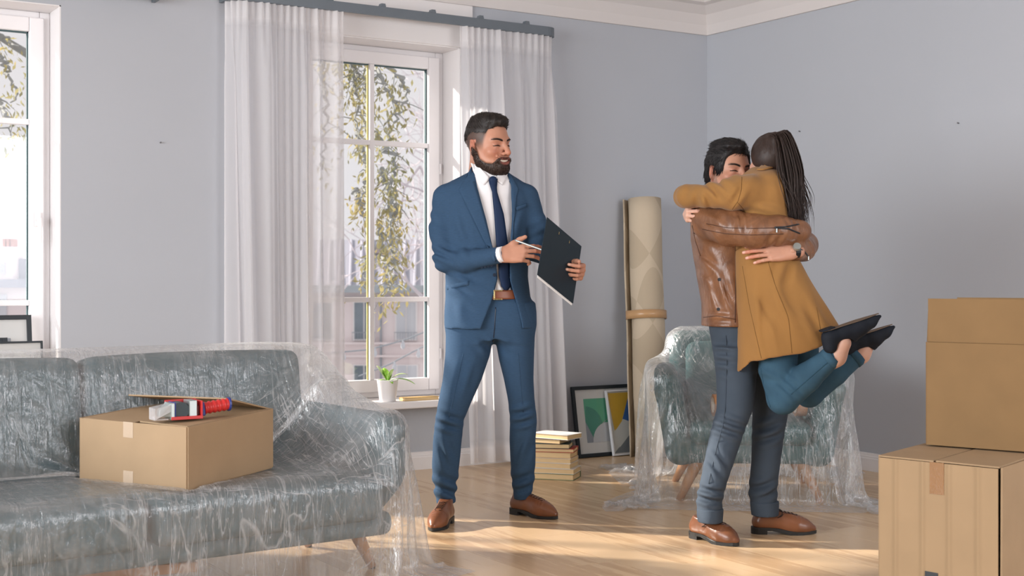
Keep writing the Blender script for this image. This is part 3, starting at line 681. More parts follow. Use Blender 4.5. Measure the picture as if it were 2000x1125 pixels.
slab(body, trB, (BL, 0, 0), (BL, 0, BH), (BL, BW, BH), (BL, BW, 0), (1, 0, 0), -th)
slab(body, trB, (0, 0, 0), (BL, 0, 0), (BL, BW, 0), (0, BW, 0), (0, 0, 1), th)
body.out('body', m_card, bx)
hi = BH
fa = MB(); slab(fa, trB, (0.004, 0.006, hi + 0.002), (0.004, BW * 0.42, hi - 0.012), (BL - 0.004, BW * 0.42, hi + 0.004), (BL - 0.004, 0.006, hi + 0.002), (0, 0, 1), th); 
# inner flaps lying over the opening
fb = MB(); slab(fb, trB, (BL - 0.006, 0.006, hi), (BL - 0.23, 0.012, hi - 0.003), (BL - 0.23, BW - 0.01, hi - 0.003), (BL - 0.006, BW - 0.006, hi), (0, 0, 1), th); fb.out('flap', m_card, bx)
fc = MB(); slab(fc, trB, (0.002, 0.003, hi + 0.002), (0.002, BW - 0.003, hi + 0.002), (0.225, BW - 0.02, hi + 0.003), (0.225, 0.02, hi + 0.003), (0, 0, 1), th); fc.out('flap', m_card, bx)
fd = MB(); slab(fd, trB, (0.0, BW, hi), (0.04, BW - 0.20, hi + 0.062), (BL + 0.01, BW - 0.21, hi + 0.05), (BL, BW, hi + 0.004), (0, 0, 1), th); fd.out('flap', m_card, bx)
for z0, z1 in ((BH - 0.052, BH + 0.001), (0.0, 0.045)):
    tp = MB(); slab(tp, trB, (0.232, -0.0056, z0), (0.232, -0.0056, z1), (0.276, -0.0056, z1), (0.276, -0.0056, z0), (0, -1, 0), -0.0008); tp.out('tape_strip', m_cleartape, bx)
# ------------------------------------------------------------------ tape dispenser lying on the box
m_red = mat('red_plastic', C(196, 44, 44), 0.35, 0.5, var=0.03); m_blue = mat('blue_plastic', C(44, 58, 128), 0.4, 0.5, var=0.03)
m_steel = mat('steel_sheet', C(176, 186, 186), 0.32, 0.5, metal=0.75, var=0.05); m_cl = tape_mat('clear_plastic', C(224, 222, 224), 0.42, 0.12)
G0 = P(297, 826, 4.47); G1 = P(449, 808, 4.62)
zt = B2C((0.1, 0.15, BH + 0.006))[0, 2]; G0[2] = zt; G1[2] = zt
gx = unit(G1 - G0); gy = np.array((-gx[1], gx[0], 0)); gz = np.array((0, 0, 1.0)); GL = np.linalg.norm((G1 - G0)[:2])
tg = thing('tape_dispenser', 'red and blue packing tape dispenser lying on the box on the sofa', 'tape dispenser', W(G0 + gx * GL / 2)[0])
def gp(p): p = np.asarray(p, float).reshape(-1, 3); return W(G0 + p[:, :1] * GL * gx + p[:, 1:2] * gy + p[:, 2:3] * gz)
def gbox(lo, hi, name, m, bevel=0.002, top=None):
    l, h = lo, hi; t = top or (0, 0)
    b4 = gp([(l[0], l[1], l[2]), (h[0], l[1], l[2]), (h[0], h[1], l[2]), (l[0], h[1], l[2])]); t4 = gp([(l[0] + t[0], l[1], h[2]), (h[0] + t[1], l[1], h[2]), (h[0] + t[1], h[1], h[2]), (l[0] + t[0], h[1], h[2])])
    return MB().hexa(b4, t4).out(name, m, tg, bevel=bevel)
gbox((0.0, -0.028, 0.002), (0.17, 0.028, 0.006), 'clear_flap', m_cl, 0, ); MB().hexa(gp([(0.0, -0.032, 0.004), (0.2, -0.032, 0.03), (0.2, 0.032, 0.03), (0.0, 0.032, 0.004)]), gp([(0.0, -0.032, 0.042), (0.2, -0.032, 0.052), (0.2, 0.032, 0.052), (0.0, 0.032, 0.042)])).out('clear_guard', m_cl, tg)
fg = MB(); fg.hexa(gp([(0.07, -0.012, 0.012), (0.2, -0.03, 0.012), (0.2, 0.03, 0.012), (0.07, 0.012, 0.012)]), gp([(0.08, -0.012, 0.035), (0.2, -0.03, 0.056), (0.2, 0.03, 0.056), (0.08, 0.012, 0.035)])); fg.out('blade_guard', m_steel, tg, bevel=0.001)
gbox((0.195, -0.034, 0.002), (0.245, 0.034, 0.058), 'front_plate', m_steel); gbox((0.245, -0.034, 0.002), (0.26, 0.034, 0.06), 'blue_bar', m_blue)
rl_ = MB(); rc = gp((0.33, 0, 0.031))[0]; ra_ = gp((0.33, 0.03, 0.031))[0] - rc; ra_ = ra_ / np.linalg.norm(ra_)
rl_.tube([rc - ra_ * 0.027, rc + ra_ * 0.027], 0.029, 24); rl_.out('roller', mat('dark_rubber', C(40, 56, 62), 0.35, var=0.05), tg, smooth=False)
gbox((0.43, -0.032, 0.004), (0.53, 0.03, 0.064), 'metal_band', m_steel)
for y_ in (-0.037, 0.033): gbox((0.2, y_, 0.001), (0.6, y_ + 0.005, 0.064 if y_ > 0 else 0.012), 'side_plate', m_red, 0.001)
gbox((0.575, -0.036, 0.002), (0.6, 0.037, 0.062), 'rear_bracket', m_red); gbox((0.52, -0.02, 0.01), (0.585, 0.02, 0.045), 'core', mat('tape_core', C(90, 20, 18), 0.5), 0.003)
gbox((0.6, -0.026, 0.008), (0.655, 0.026, 0.056), 'neck', m_blue, 0.006, top=(0, -0.02))
hp = [(0.65 + 0.32 * i / 24, 0, 0.032 + 0.01 * i / 24) for i in range(25)]; hr = [0.0205 + 0.0018 * math.sin(i * 1.35) for i in range(25)]
MB().tube(gp(hp), hr, 16).out('grip', m_red, tg, smooth=True); MB().tube(gp([(0.965, 0, 0.042), (0.972, 0, 0.042), (0.995, 0, 0.042), (1.0, 0, 0.042)]), [0.02, 0.024, 0.024, 0.018], 16).out('end_cap', m_blue, tg)
for y_, z_ in ((-0.02, 0.03), (0.02, 0.045)): MB().tube([gp((0.185, y_, z_))[0], gp((0.2, y_, z_ + 0.014))[0]], 0.004, 8).out('rivet', m_steel, tg)
# ------------------------------------------------------------------ stacked boxes at the right edge
def boxspace(corner, ang, z0):
    c = np.asarray(corner, float); a = math.radians(ang); ex = np.array((math.cos(a), math.sin(a))); ey = np.array((-ex[1], ex[0]))
    return lambda p: W(np.c_[c + np.asarray(p, float).reshape(-1, 3)[:, :1] * ex + np.asarray(p, float).reshape(-1, 3)[:, 1:2] * ey, z0 + np.asarray(p, float).reshape(-1, 3)[:, 2]])
LZ = 0.505
c0 = P(1719, 886, (CH - LZ) * F / (886 - HZ)); c1 = P(1950, 906, (CH - LZ) * F / (906 - HZ))
la = math.degrees(math.atan2(c1[1] - c0[1], c1[0] - c0[0])); lw_ = float(np.linalg.norm((c1 - c0)[:2])); ld_ = 0.40
trL = boxspace(c0[:2], la, 0.0)
lb = thing('cardboard_box', 'large creased cardboard box on the floor at the right edge carrying another box', 'box', trL((lw_ / 2, ld_ / 2, 0))[0])
t = NT('creased_cardboard'); wv = t.n('ShaderNodeTexWave', wave_type='BANDS', bands_direction='X'); wv.inputs['Scale'].default_value = 3.4; wv.inputs['Distortion'].default_value = 1.2; wv.inputs['Detail'].default_value = 2.0; wv.inputs['Detail Scale'].default_value = 0.6
t.l(t.coords((1, 1, 0.05), (0, 0, -math.radians(la) + YAW)), wv.inputs['Vector'])
pwn = t.n('ShaderNodeMath', operation='POWER'); t.l(wv.outputs['Fac'], pwn.inputs[0]); pwn.inputs[1].default_value = 10.0
m_card2 = t.done(t.bsdf(t.ramp(t.noise(6, 4), [(0.25, dk(C(164, 138, 107), 0.95)), (0.75, dk(C(164, 138, 107), 1.05))]), 0.75, 0.25, normal=t.bump(pwn.outputs[0], 0.55, 0.012, t.bump(t.noise(70, 3), 0.12, 0.002))))
bd = MB(); Hh = LZ - 0.012
slab(bd, trL, (0, 0, 0), (0, 0, Hh), (lw_, 0, Hh - 0.004), (lw_, 0, 0), (0, -1, 0), -0.006)
bd.out('front_side', m_card2, lb)
bd = MB()
slab(bd, trL, (0, ld_, 0), (lw_, ld_, 0), (lw_, ld_, Hh), (0, ld_, Hh), (0, 1, 0), -0.006); slab(bd, trL, (0, 0, 0), (0, ld_, 0), (0, ld_, Hh), (0, 0, Hh), (-1, 0, 0), -0.006)
slab(bd, trL, (lw_ + 0.004, 0.004, 0), (lw_ + 0.006, 0.004, Hh), (lw_ + 0.006, ld_, Hh), (lw_ + 0.004, ld_, 0), (1, 0, 0), -0.006); slab(bd, trL, (0, 0, 0.006), (lw_, 0, 0.006), (lw_, ld_, 0.006), (0, ld_, 0.006), (0, 0, 1), 0.006)
bd.out('body', m_card, lb)
for pts in (((-0.004, -0.004, LZ - 0.005), (lw_ * 0.47, -0.006, LZ - 0.007), (lw_ * 0.47, ld_, LZ - 0.004), (-0.004, ld_, LZ - 0.004)), ((lw_ * 0.49, -0.006, LZ - 0.006), (lw_ + 0.004, -0.003, LZ - 0.009), (lw_ + 0.006, ld_, LZ - 0.004), (lw_ * 0.5, ld_, LZ - 0.003))):
    f_ = MB(); slab(f_, trL, *pts, (0, 0, 1), 0.005); f_.out('flap', m_card, lb)
tp = MB(); slab(tp, trL, (lw_ * 0.44, -0.0066, Hh - 0.105), (lw_ * 0.44, -0.0066, Hh), (lw_ * 0.56, -0.0066, Hh), (lw_ * 0.56, -0.0066, Hh - 0.105), (0, -1, 0), -0.001); tp.out('tape_strip', m_browntape, lb)
tp = MB(); slab(tp, trL, (lw_ * 0.40, -0.0066, 0.02), (lw_ * 0.40, -0.0066, Hh - 0.362), (lw_ * 0.51, -0.0066, Hh - 0.364), (lw_ * 0.51, -0.0066, 0.02), (0, -1, 0), -0.001); tp.out('black_tape_strip', mat('black_tape', C(20, 26, 32), 0.3, var=0.05), lb)
UZ = LZ + 0.002
d0 = P(1811, 868, (CH - UZ) * F / (868 - HZ)); d1 = P(2000, 882, (CH - UZ) * F / (882 - HZ)); ua = math.degrees(math.atan2(d1[1] - d0[1], d1[0] - d0[0])); trU = boxspace(d0[:2], ua, UZ)
uw, ud, uh, uf = 0.40, 0.32, 0.365, 0.155
ub = thing('cardboard_box', 'open topped brown cardboard box stacked on the large creased box', 'box', trU((uw / 2, ud / 2, 0))[0])
m_card3 = card_mat('brown_cardboard', C(132, 104, 70)); bd = MB()
slab(bd, trU, (0, 0, 0), (0, 0, uh), (uw, 0, uh), (uw, 0, 0), (0, -1, 0), -0.005); slab(bd, trU, (0, ud, 0), (uw, ud, 0), (uw, ud, uh), (0, ud, uh), (0, 1, 0), -0.005)
slab(bd, trU, (0, 0, 0), (0, ud, 0), (0, ud, uh), (0, 0, uh), (-1, 0, 0), -0.005); slab(bd, trU, (uw, 0, 0), (uw, 0, uh), (uw, ud, uh), (uw, ud, 0), (1, 0, 0), -0.005); slab(bd, trU, (0, 0, 0.005), (uw, 0, 0.005), (uw, ud, 0.005), (0, ud, 0.005), (0, 0, 1), 0.005)
bd.out('body', m_card3, ub)
for pts, n_ in ((((0.004, 0.003, uh + 0.001), (0.006, -0.004, uh + uf), (uw - 0.003, -0.004, uh + uf), (uw - 0.003, 0.003, uh + 0.001)), (0, -1, 0)), (((0.003, ud, uh + 0.001), (uw - 0.003, ud, uh + 0.001), (uw - 0.003, ud + 0.006, uh + uf), (0.003, ud + 0.006, uh + uf)), (0, 1, 0)),
                (((uw, 0.01, uh + 0.001), (uw + 0.05, 0.01, uh + 0.12), (uw + 0.05, ud - 0.01, uh + 0.12), (uw, ud - 0.01, uh + 0.001)), (1, 0, 0)), (((0.0, 0.01, uh + 0.001), (0.0, ud - 0.01, uh + 0.001), (0.006, ud - 0.01, uh + uf - 0.01), (0.006, 0.01, uh + uf - 0.01)), (-1, 0, 0))):
    f_ = MB(); slab(f_, trU, *pts, n_, -0.005); f_.out('flap', m_card3, ub)
# ------------------------------------------------------------------ armchair under film
AA = math.radians(-5); AU = np.array((math.cos(AA), math.sin(AA))); AV = np.array((-AU[1], AU[0])); AO = np.array(((1466 - 1000) / F * 6.5, 6.5))
def A2C(p):
    p = np.asarray(p, float).reshape(-1, 3); return np.c_[AO + p[:, :1] * AU + p[:, 1:2] * AV, p[:, 2]]
m_chair = mat('armchair_fabric', C(62, 92, 94), 0.9, 0.2, var=0.07, vs=40, bs=0.35, bscale=420, bd=0.001)
ach = thing('armchair', 'teal tub armchair with wooden legs under clear plastic film', 'armchair', W(A2C((0, 0.35, 0)))[0])
def chair_piece(name, g, m=None): v, f = g.mesh(2); return emit(name, W(A2C(v)), f, m or m_chair, ach, smooth=True)
def shell():
    g = Grid((-0.56, -0.1, 0.12), (0.56, 0.95, 0.9), 0.012)
    g.rbox((0, 0.36, 0.25), (0.385, 0.34, 0.065), 0.04, k=0.03)
    for s_ in (-1, 1): g.chain([((s_ * 0.335, 0.08, 0.24), 0.065), ((s_ * 0.40, 0.07, 0.56), 0.058), ((s_ * 0.40, 0.5, 0.60), 0.06)], k=0.03); g.rbox((s_ * 0.372, 0.33, 0.40), (0.058, 0.30, 0.20), 0.05, R=rot('Y', s_ * 9), k=0.04)
    g.rbox((0, 0.66, 0.52), (0.375, 0.075, 0.30), 0.07, R=rot('X', -11), k=0.06); return g
chair_piece('shell', shell())
g = Grid((-0.36, -0.08, 0.24), (0.36, 0.66, 0.46), 0.012); g.rbox((0, 0.26, 0.34), (0.295, 0.29, 0.056), 0.042, puff=0.01); chair_piece('seat_cushion', g)
g = Grid((-0.36, 0.35, 0.3), (0.36, 0.8, 0.85), 0.012); g.rbox((0, 0.575, 0.56), (0.29, 0.055, 0.20), 0.05, R=rot('X', -12), puff=0.012); chair_piece('back_cushion', g)
for sx, v0, dv_ in ((-1, 0.08, -0.03), (1, 0.08, -0.03), (-1, 0.62, 0.05), (1, 0.62, 0.05)):
    MB().tube(W(A2C([(sx * 0.25, v0, 0.2), (sx * 0.345, v0 + dv_, 0.0)])), [0.034, 0.017], 14).out('leg', m_wood, ach, smooth=True)
# things lying on the armchair seat under the film
for (px, py, label) in ((1402, 780, 'roll of brown packing tape standing on the armchair seat beside the leather jacket man'), (1562, 786, 'brown tape roll on the armchair seat below the woman\'s bent knee')):
    r_ = thing('tape_roll', label, 'tape roll', W(P(px, py, 6.62))[0] * (1, 1, 0) + np.array((0, 0, 0.41)), 'tape rolls on the armchair')
    c_ = P(px, py, 6.62); c_[2] = 0.468; Mx = Matrix.Rotation(math.radians(90), 3, 'X') @ Matrix.Rotation(math.radians(0), 3, 'Z'); Mx = Matrix.Rotation(math.radians(62), 3, 'Z') @ Mx
    pr_ = lambda a, b: [(a, -0.025), (b, -0.025), (b, 0.025), (a, 0.025), (a, -0.025)]
    w_ = W(c_)[0]
    MB().lathe(pr_(0.038, 0.055), w_, 26, Mx).out('tape_winding', mat('tape_winding', C(170, 120, 82), 0.35, var=0.05), r_); MB().lathe(pr_(0.034, 0.0385), w_, 26, Mx).out('cardboard_core', mat('tape_core_white', C(214, 198, 178), 0.8, var=0.05), r_)
def chair_field(X, Y, Z):
    def bx(c, hf, r, sx=0.0, sy=0.0):
        e = [np.abs(X - c[0] - sx * (Z - c[2])) - (hf[0] - r), np.abs(Y - c[1] - sy * (Z - c[2])) - (hf[1] - r), np.abs(Z - c[2]) - (hf[2] - r)]
        return np.sqrt(sum(np.maximum(v, 0) ** 2 for v in e)) + np.minimum(np.maximum(e[0], np.maximum(e[1], e[2])), 0) - r
    d = bx((0, 0.33, 0.28), (0.39, 0.385, 0.125), 0.05); d = np.minimum(d, bx((0, 0.63, 0.55), (0.385, 0.12, 0.275), 0.08, 0, 0.2))
    for s_ in (-1, 1): d = np.minimum(d, bx((s_ * 0.39, 0.30, 0.43), (0.078, 0.32, 0.235), 0.06, s_ * 0.16))
    tp_ = np.sqrt((X + 0.24) ** 2 + (Y - 0.12) ** 2 + (Z - 0.46) ** 2) - 0.065; return np.minimum(d, tp_)
fc_ = Field(chair_field, (-1.1, -0.6, -0.05), (1.1, 1.5, 1.2), 0.024)
pv = np.array([(1.15, 0.03), (1.05, 0.2), (0.95, 0.7), (0.84, 0.86), (0.72, 0.87), (0.60, 0.80), (0.50, 0.47), (0.42, 0.43), (0.10, 0.43), (-0.05, 0.41), (-0.10, 0.33), (-0.14, 0.15), (-0.2, 0.03), (-0.27, 0.012)])
sl_ = np.r_[0, np.cumsum(np.linalg.norm(np.diff(pv, axis=0), axis=1))]; hh = 0.022; nv_ = int(sl_[-1] / hh); WU = 2.1; nu_ = int(WU / hh)
sv = np.linspace(0, sl_[-1], nv_); uu = np.linspace(-WU / 2, WU / 2, nu_); X0 = np.zeros((nu_, nv_, 3))
X0[..., 1] = np.interp(sv, sl_, pv[:, 0])[None]; X0[..., 2] = np.interp(sv, sl_, pv[:, 1])[None]
# outside the arms the film runs down to the floor
over = np.clip(np.abs(uu) - 0.45, 0, 9)[:, None]; X0[..., 0] = np.sign(uu)[:, None] * (np.minimum(np.abs(uu), 0.47)[:, None] + over * 0.32)
am = (np.abs(X0[..., 0]) > 0.28) & (np.abs(X0[..., 0]) < 0.5) & (X0[..., 1] > -0.06) & (X0[..., 1] < 0.7); X0[..., 2] = np.where(am, np.maximum(X0[..., 2], 0.66), X0[..., 2])
X0[..., 2] = np.maximum(np.where(over > 0, np.minimum(X0[..., 2], np.maximum(0.66, X0[..., 2] - 0.1)) - over * 0.95, X0[..., 2]), 0.015)
X0 += np.random.default_rng(5).normal(0, 0.004, X0.shape)
X1 = drape(X0, WU / (nu_ - 1), sl_[-1] / (nv_ - 1), fc_, 90, grav=0.0016, inner=4)
o = emit('plastic_film', W(A2C(X1.reshape(-1, 3))), sheet_faces(nu_, nv_), film_mat('armchair_film', 0.115, 1.1), smooth=True, sub=1, origin=W(A2C((0, 0.3, 0)))[0])
tag(o, 'clear crumpled plastic film draped over the teal armchair down to the floor', 'plastic film')
# ------------------------------------------------------------------ rolled carpet
t = NT('carpet_back'); n_ = t.noise(300, 2); vo = t.n('ShaderNodeTexChecker'); vo.inputs['Scale'].default_value = 5.0; vo.inputs['Color1'].default_value = C(196, 180, 158); vo.inputs['Color2'].default_value = C(182, 166, 144)
t.l(t.coords((1, 1, 0.7), (0, 0.8, 0.3)), vo.inputs['Vector'])
m_carpet = t.done(t.bsdf(vo.outputs[0], 0.95, 0.1, normal=t.bump(n_, 0.5, 0.002)))
RT = np.array((*P(1257, 390, 8.36)[:2], 1.595)); RB = np.array((*P(1272, 850, 8.18)[:2], 0.0))
cr = thing('carpet_roll', 'tall rolled beige carpet taped round the middle leaning against the wall', 'carpet roll', W(RB)[0])
def rolled():
    ax = unit(RT - RB); ex = unit(np.cross(ax, (0, 1, 0))); ey = np.cross(ax, ex); th_ = np.linspace(0, 2 * math.pi * 3.6, 130); r0 = 0.045 + (0.112 - 0.045) * th_ / th_[-1]; a0 = 2.55
    L = np.linalg.norm(RT - RB); vs = []; zz = np.linspace(0, L, 14)
    for z in zz:
        for t_, r in zip(th_, r0):
            rr = r + 0.002 * math.sin(z * 9 + t_); vs.append(RB + ax * z + (ex * math.cos(t_ + a0) + ey * math.sin(t_ + a0)) * rr + ((ex * math.cos(a0 + th_[-1]) + ey * math.sin(a0 + th_[-1])) * 0.016 if t_ > th_[-1] - 0.35 else 0))
    n = len(th_); f = [(j * n + i, j * n + i + 1, (j + 1) * n + i + 1, (j + 1) * n + i) for j in range(13) for i in range(n - 1)]
    return emit('rolled_pile', np.array(vs), f, m_carpet, cr, cam_space=True, smooth=True, solid=0.01), ax, ex, ey, L
_, ax_, ex_, ey_, L_ = rolled()
c_ = RB + ax_ * L_ * 0.545
rg = np.array([c_ + (ex_ * math.cos(a) + ey_ * math.sin(a)) * (0.1215 + 0.013 * math.exp(-((a - 2.55 - 0.15 - (math.pi * 7.2) % (2 * math.pi) + math.pi) % (2 * math.pi) - math.pi) ** 2 / 0.15)) + ax_ * z for z in (-0.026, 0.026) for a in np.linspace(0, 2 * math.pi, 48, endpoint=False)])
emit('tape_band', rg, [(i, (i + 1) % 48, (i + 1) % 48 + 48, i + 48) for i in range(48)], mat('beige_tape', C(186, 146, 104), 0.3, 0.5), cr, cam_space=True, smooth=True, solid=0.002)
# ------------------------------------------------------------------ pictures
m_mount = mat('picture_mount', C(226, 222, 220), 0.8, 0.2, var=0); m_pgl = glass_mat(); m_pgl.name = 'picture_glass'
def flat(name, c): return mat(name, c, 0.7, 0.2, var=0)
INK = {k: flat('print_' + k, v) for k, v in dict(grey=C(150, 155, 165), green=C(92, 176, 140), teal=C(78, 150, 130), blue=C(92, 124, 176), pink=C(196, 158, 160), pale=C(206, 206, 210), yellow=C(214, 172, 60), deep=C(60, 108, 176), slate=C(128, 134, 142), paper=C(216, 216, 214), navy=C(38, 50, 60)).items()}
def picture(label, w, h, tr, fw, fm, shapes, mount=True, thick=0.018, group=None):
    # tr maps (x, y out of the picture, z) to world; origin at bottom left
    o = thing('framed_picture', label, 'picture', tr((w / 2, 0, 0))[0], group)
    bxs = lambda lo, hi: [tr([(lo[0], lo[1], z), (hi[0], lo[1], z), (hi[0], hi[1], z), (lo[0], hi[1], z)]) for z in (lo[2], hi[2])]
    f = MB()
    for lo, hi in (((0, 0, 0), (fw, thick, h)), ((w - fw, 0, 0), (w, thick, h)), ((fw, 0, 0), (w - fw, thick, fw)), ((fw, 0, h - fw), (w - fw, thick, h))): f.hexa(*bxs(lo, hi))
    f.out('frame', fm, o, bevel=0.001)
    MB().hexa(*bxs((fw * 0.5, 0.002, fw * 0.5), (w - fw * 0.5, 0.006, h - fw * 0.5))).out('mount', m_mount, o)
    for k, (poly, ink) in enumerate(shapes):
        y = 0.0066 + 0.0003 * k; pts = tr([(x * w, y, z * h) for x, z in poly]); MB().add(pts, [tuple(range(len(pts)))]).out('print_shape', INK[ink], o)
    MB().hexa(*bxs((fw * 0.6, thick * 0.62, fw * 0.6), (w - fw * 0.6, thick * 0.7, h - fw * 0.6))).out('glass', m_pgl, o)
    return o
def leaner(x0, ybot, z0, lean, yaw=0.0):
    a, q = math.radians(lean), math.radians(yaw)
    def tr(p):
        p = np.asarray(p, float).reshape(-1, 3); y = -p[:, 1] * math.cos(a) + p[:, 2] * math.sin(a); z = p[:, 2] * math.cos(a) + p[:, 1] * math.sin(a)
        return np.stack([x0 + p[:, 0] * math.cos(q) - y * math.sin(q), ybot + p[:, 0] * math.sin(q) + y * math.cos(q), z0 + z], 1)
    return tr
arc = lambda cx, cz, r, a0, a1, asp, n=18: [(cx + r * math.cos(t), cz + r * asp * math.sin(t)) for t in np.linspace(math.radians(a0), math.radians(a1), n)]
clip = lambda pts, x0, x1, z0, z1: [(min(max(x, x0), x1), min(max(z, z0), z1)) for x, z in pts]
pwid, phei = 0.50, 0.435
asp = pwid / phei; q = (0.17, 0.83, 0.2, 0.82)
shapes1 = [([(q[0], q[2]), (q[1], q[2]), (q[1], q[3]), (q[0], q[3])], 'grey'), (clip([(q[0], q[3])] + arc(0.42, 0.80, 0.34, 185, 360, asp) + [(0.76, q[3])], *q), 'green'), (clip([(q[0], 0.5)] + arc(q[0], 0.42, 0.26, 85, -60, asp), *q), 'teal'),
           (clip([(0.62, q[3]), (q[1], q[3]), (q[1], 0.45)] + arc(0.42, 0.80, 0.34, 320, 358, asp), *q), 'blue'), (clip(arc(0.62, 0.2, 0.3, 60, 140, asp) + [(0.5, 0.52), (q[1], 0.35)], *q), 'pink'), (clip(arc(0.5, 0.2, 0.24, 0, 180, asp), *q), 'pale')]
xa = XW(1124, YB - 0.10)
picture('black framed abstract print with green circle leaning on the wall behind the books', pwid, phei, leaner(xa, YB - 0.115, 0.002, 10), 0.022, m_black, shapes1)
shapes2 = [([(0.05, 0.04), (0.95, 0.04), (0.95, 0.96), (0.05, 0.96)], 'paper'), ([(0.05, 0.96), (0.62, 0.96), (0.3, 0.46), (0.12, 0.38)], 'yellow'), ([(0.62, 0.96), (0.95, 0.96), (0.95, 0.38), (0.36, 0.55)], 'deep'), ([(0.05, 0.04), (0.95, 0.04), (0.95, 0.4), (0.7, 0.46)], 'slate'), ([(0.14, 0.38), (0.38, 0.55), (0.72, 0.45), (0.2, 0.12)], 'paper')]
picture('white framed abstract print with yellow and blue shapes leaning beside the carpet roll', 0.30, 0.405, leaner(XW(1196, YB - 0.15), YB - 0.150, 0.002, 12.2), 0.009, mat('white_frame', C(214, 216, 220), 0.4, var=0), shapes2, thick=0.02)
ZL = ZS + 0.005
xr1 = XW(68, YB + 0.06); xr2 = XW(87, YB - 0.03)
picture('large black framed picture at the back of the left window sill', 0.55, 0.515, leaner(xr1 - 0.55, YB + 0.075, ZL, 9), 0.022, m_black, [([(0.15, 0.2), (0.82, 0.2), (0.82, 0.78), (0.15, 0.78)], 'grey'), ([(0.5, 0.2), (0.82, 0.2), (0.82, 0.68)], 'pale')])
picture('small thick black frame between the pictures on the left window sill', 0.3, 0.405, leaner(XW(19, YB + 0.03) - 0.30, YB + 0.035, ZL, 9), 0.025, m_black, [])
picture('thin black framed white picture at the front of the left window sill', 0.60, 0.388, leaner(xr2 - 0.60, YB - 0.03, ZL, 8), 0.009, m_black, [])
# ------------------------------------------------------------------ books on the floor
m_page = mat('book_pages', C(226, 196, 150), 0.85, 0.15, var=0.06, vs=30, stretch=(1, 1, 30))
bk = [  # width px edge..., (length, depth, thickness, angle, dx, dy, cover)
 (0.24, 0.165, 0.033, 3, 0, 0, C(96, 116, 80)), (0.235, 0.165, 0.028, 4, 0.004, 0.0, C(222, 212, 200)), (0.225, 0.16, 0.029, 1, -0.006, 0.004, C(220, 208, 192)), (0.22, 0.16, 0.026, 2, -0.004, 0.004, C(216, 200, 184)),
 (0.215, 0.155, 0.03, 3, -0.004, 0.006, C(206, 170, 130)), (0.225, 0.155, 0.021, 8, 0.0, 0.01, C(172, 56, 40)), (0.21, 0.16, 0.026, 10, -0.02, 0.008, C(44, 66, 66)), (0.20, 0.145, 0.025, -6, -0.04, 0.012, C(60, 42, 38)), (0.235, 0.15, 0.027, -14, 0.004, 0.0, C(226, 222, 220))]
blab = ['bottom book of the floor stack with a green edged cover', 'cream book second from the bottom of the floor stack', 'pale book third from the bottom of the floor stack', 'off white book fourth from the bottom of the floor stack', 'tan paged book in the middle of the floor stack', 'red spined book in the floor stack', 'dark green covered book near the top of the floor stack', 'dark brown book just under the white book of the floor stack', 'white covered book lying askew on top of the floor stack']
bc = P(1086, 941, CH * F / (933 - HZ)); z = 0.0
for (bl_, bd_, bt_, ba_, dx_, dy_, cv), lab in zip(bk, blab):
    an = math.radians(ba_ - 20); ex = np.array((math.cos(an), math.sin(an))); ey = np.array((-ex[1], ex[0])); c_ = bc[:2] + (dx_, dy_)
    tr = lambda p: W(np.c_[c_ + np.asarray(p, float).reshape(-1, 3)[:, :1] * ex + np.asarray(p, float).reshape(-1, 3)[:, 1:2] * ey, z + np.asarray(p, float).reshape(-1, 3)[:, 2]])
    bxs = lambda lo, hi: [tr([(lo[0], lo[1], zz), (hi[0], lo[1], zz), (hi[0], hi[1], zz), (lo[0], hi[1], zz)]) for zz in (lo[2], hi[2])]
    o = thing('book', lab, 'book', tr((0, 0, 0))[0], 'books stacked on the floor'); x_, y_ = bl_ / 2, bd_ / 2; m_cv = mat('book_cover', cv, 0.5, 0.4, var=0.05)
    MB().hexa(*bxs((-x_, -y_, 0), (x_, y_, 0.0025))).hexa(*bxs((-x_, -y_, bt_ - 0.0025), (x_, y_, bt_))).hexa(*bxs((-x_, y_ - 0.003, 0.0025), (x_, y_, bt_ - 0.0025))).out('cover', m_cv, o)
    MB().hexa(*bxs((-x_ + 0.004, -y_ + 0.004, 0.0025), (x_ - 0.004, y_ - 0.003, bt_ - 0.0025))).out('pages', m_page, o)
    z += bt_ + 0.0004
# ------------------------------------------------------------------ things on the middle window sill
pc = Wp(757, 779, (YB - 0.045) / (cY - (757 - 1000) / F * sY)); pc[2] = ZL
pt = thing('potted_plant', 'small green leaved plant in a white pot on the middle window sill', 'potted plant', pc)
m_pot = mat('white_ceramic', C(236, 232, 232), 0.3, 0.5, var=0)
MB().lathe([(0.0, 0.0), (0.042, 0.0), (0.046, 0.004), (0.060, 0.118), (0.061, 0.122), (0.057, 0.123), (0.054, 0.11), (0.0, 0.108)], pc, 32).out('pot', m_pot, pt, smooth=True)
MB().lathe([(0.0, 0.112), (0.0545, 0.109)], pc, 24).out('soil', mat('soil', C(70, 52, 40), 0.95), pt)
def leaf(b, d, L, wd, droop, m, name='leaf'):
    d = unit(d); side = unit(np.cross(d, (0, 0, 1))); n = 9; vs = []
    for i in range(n):
        t_ = i / (n - 1); c_ = np.asarray(b) + d * L * t_ - np.array((0, 0, 1)) * droop * t_ * t_ * L; w_ = wd * math.sin(math.pi * min(1, t_ * 0.93 + 0.05)) ** 0.8
        vs += [c_ - side * w_ + (0, 0, 0.15 * w_), c_, c_ + side * w_ + (0, 0, 0.15 * w_)]
    f = [(3 * i + j, 3 * i + j + 1, 3 * i + j + 4, 3 * i + j + 3) for i in range(n - 1) for j in (0, 1)]
    return emit(name, vs, f, m, pt, smooth=True, solid=0.0008)
m_leaf = mat('leaf_green', C(150, 200, 80), 0.45, 0.4, var=0.35, vs=60); m_leaf2 = mat('leaf_pale', C(206, 228, 160), 0.45, 0.4, var=0.2, vs=70)
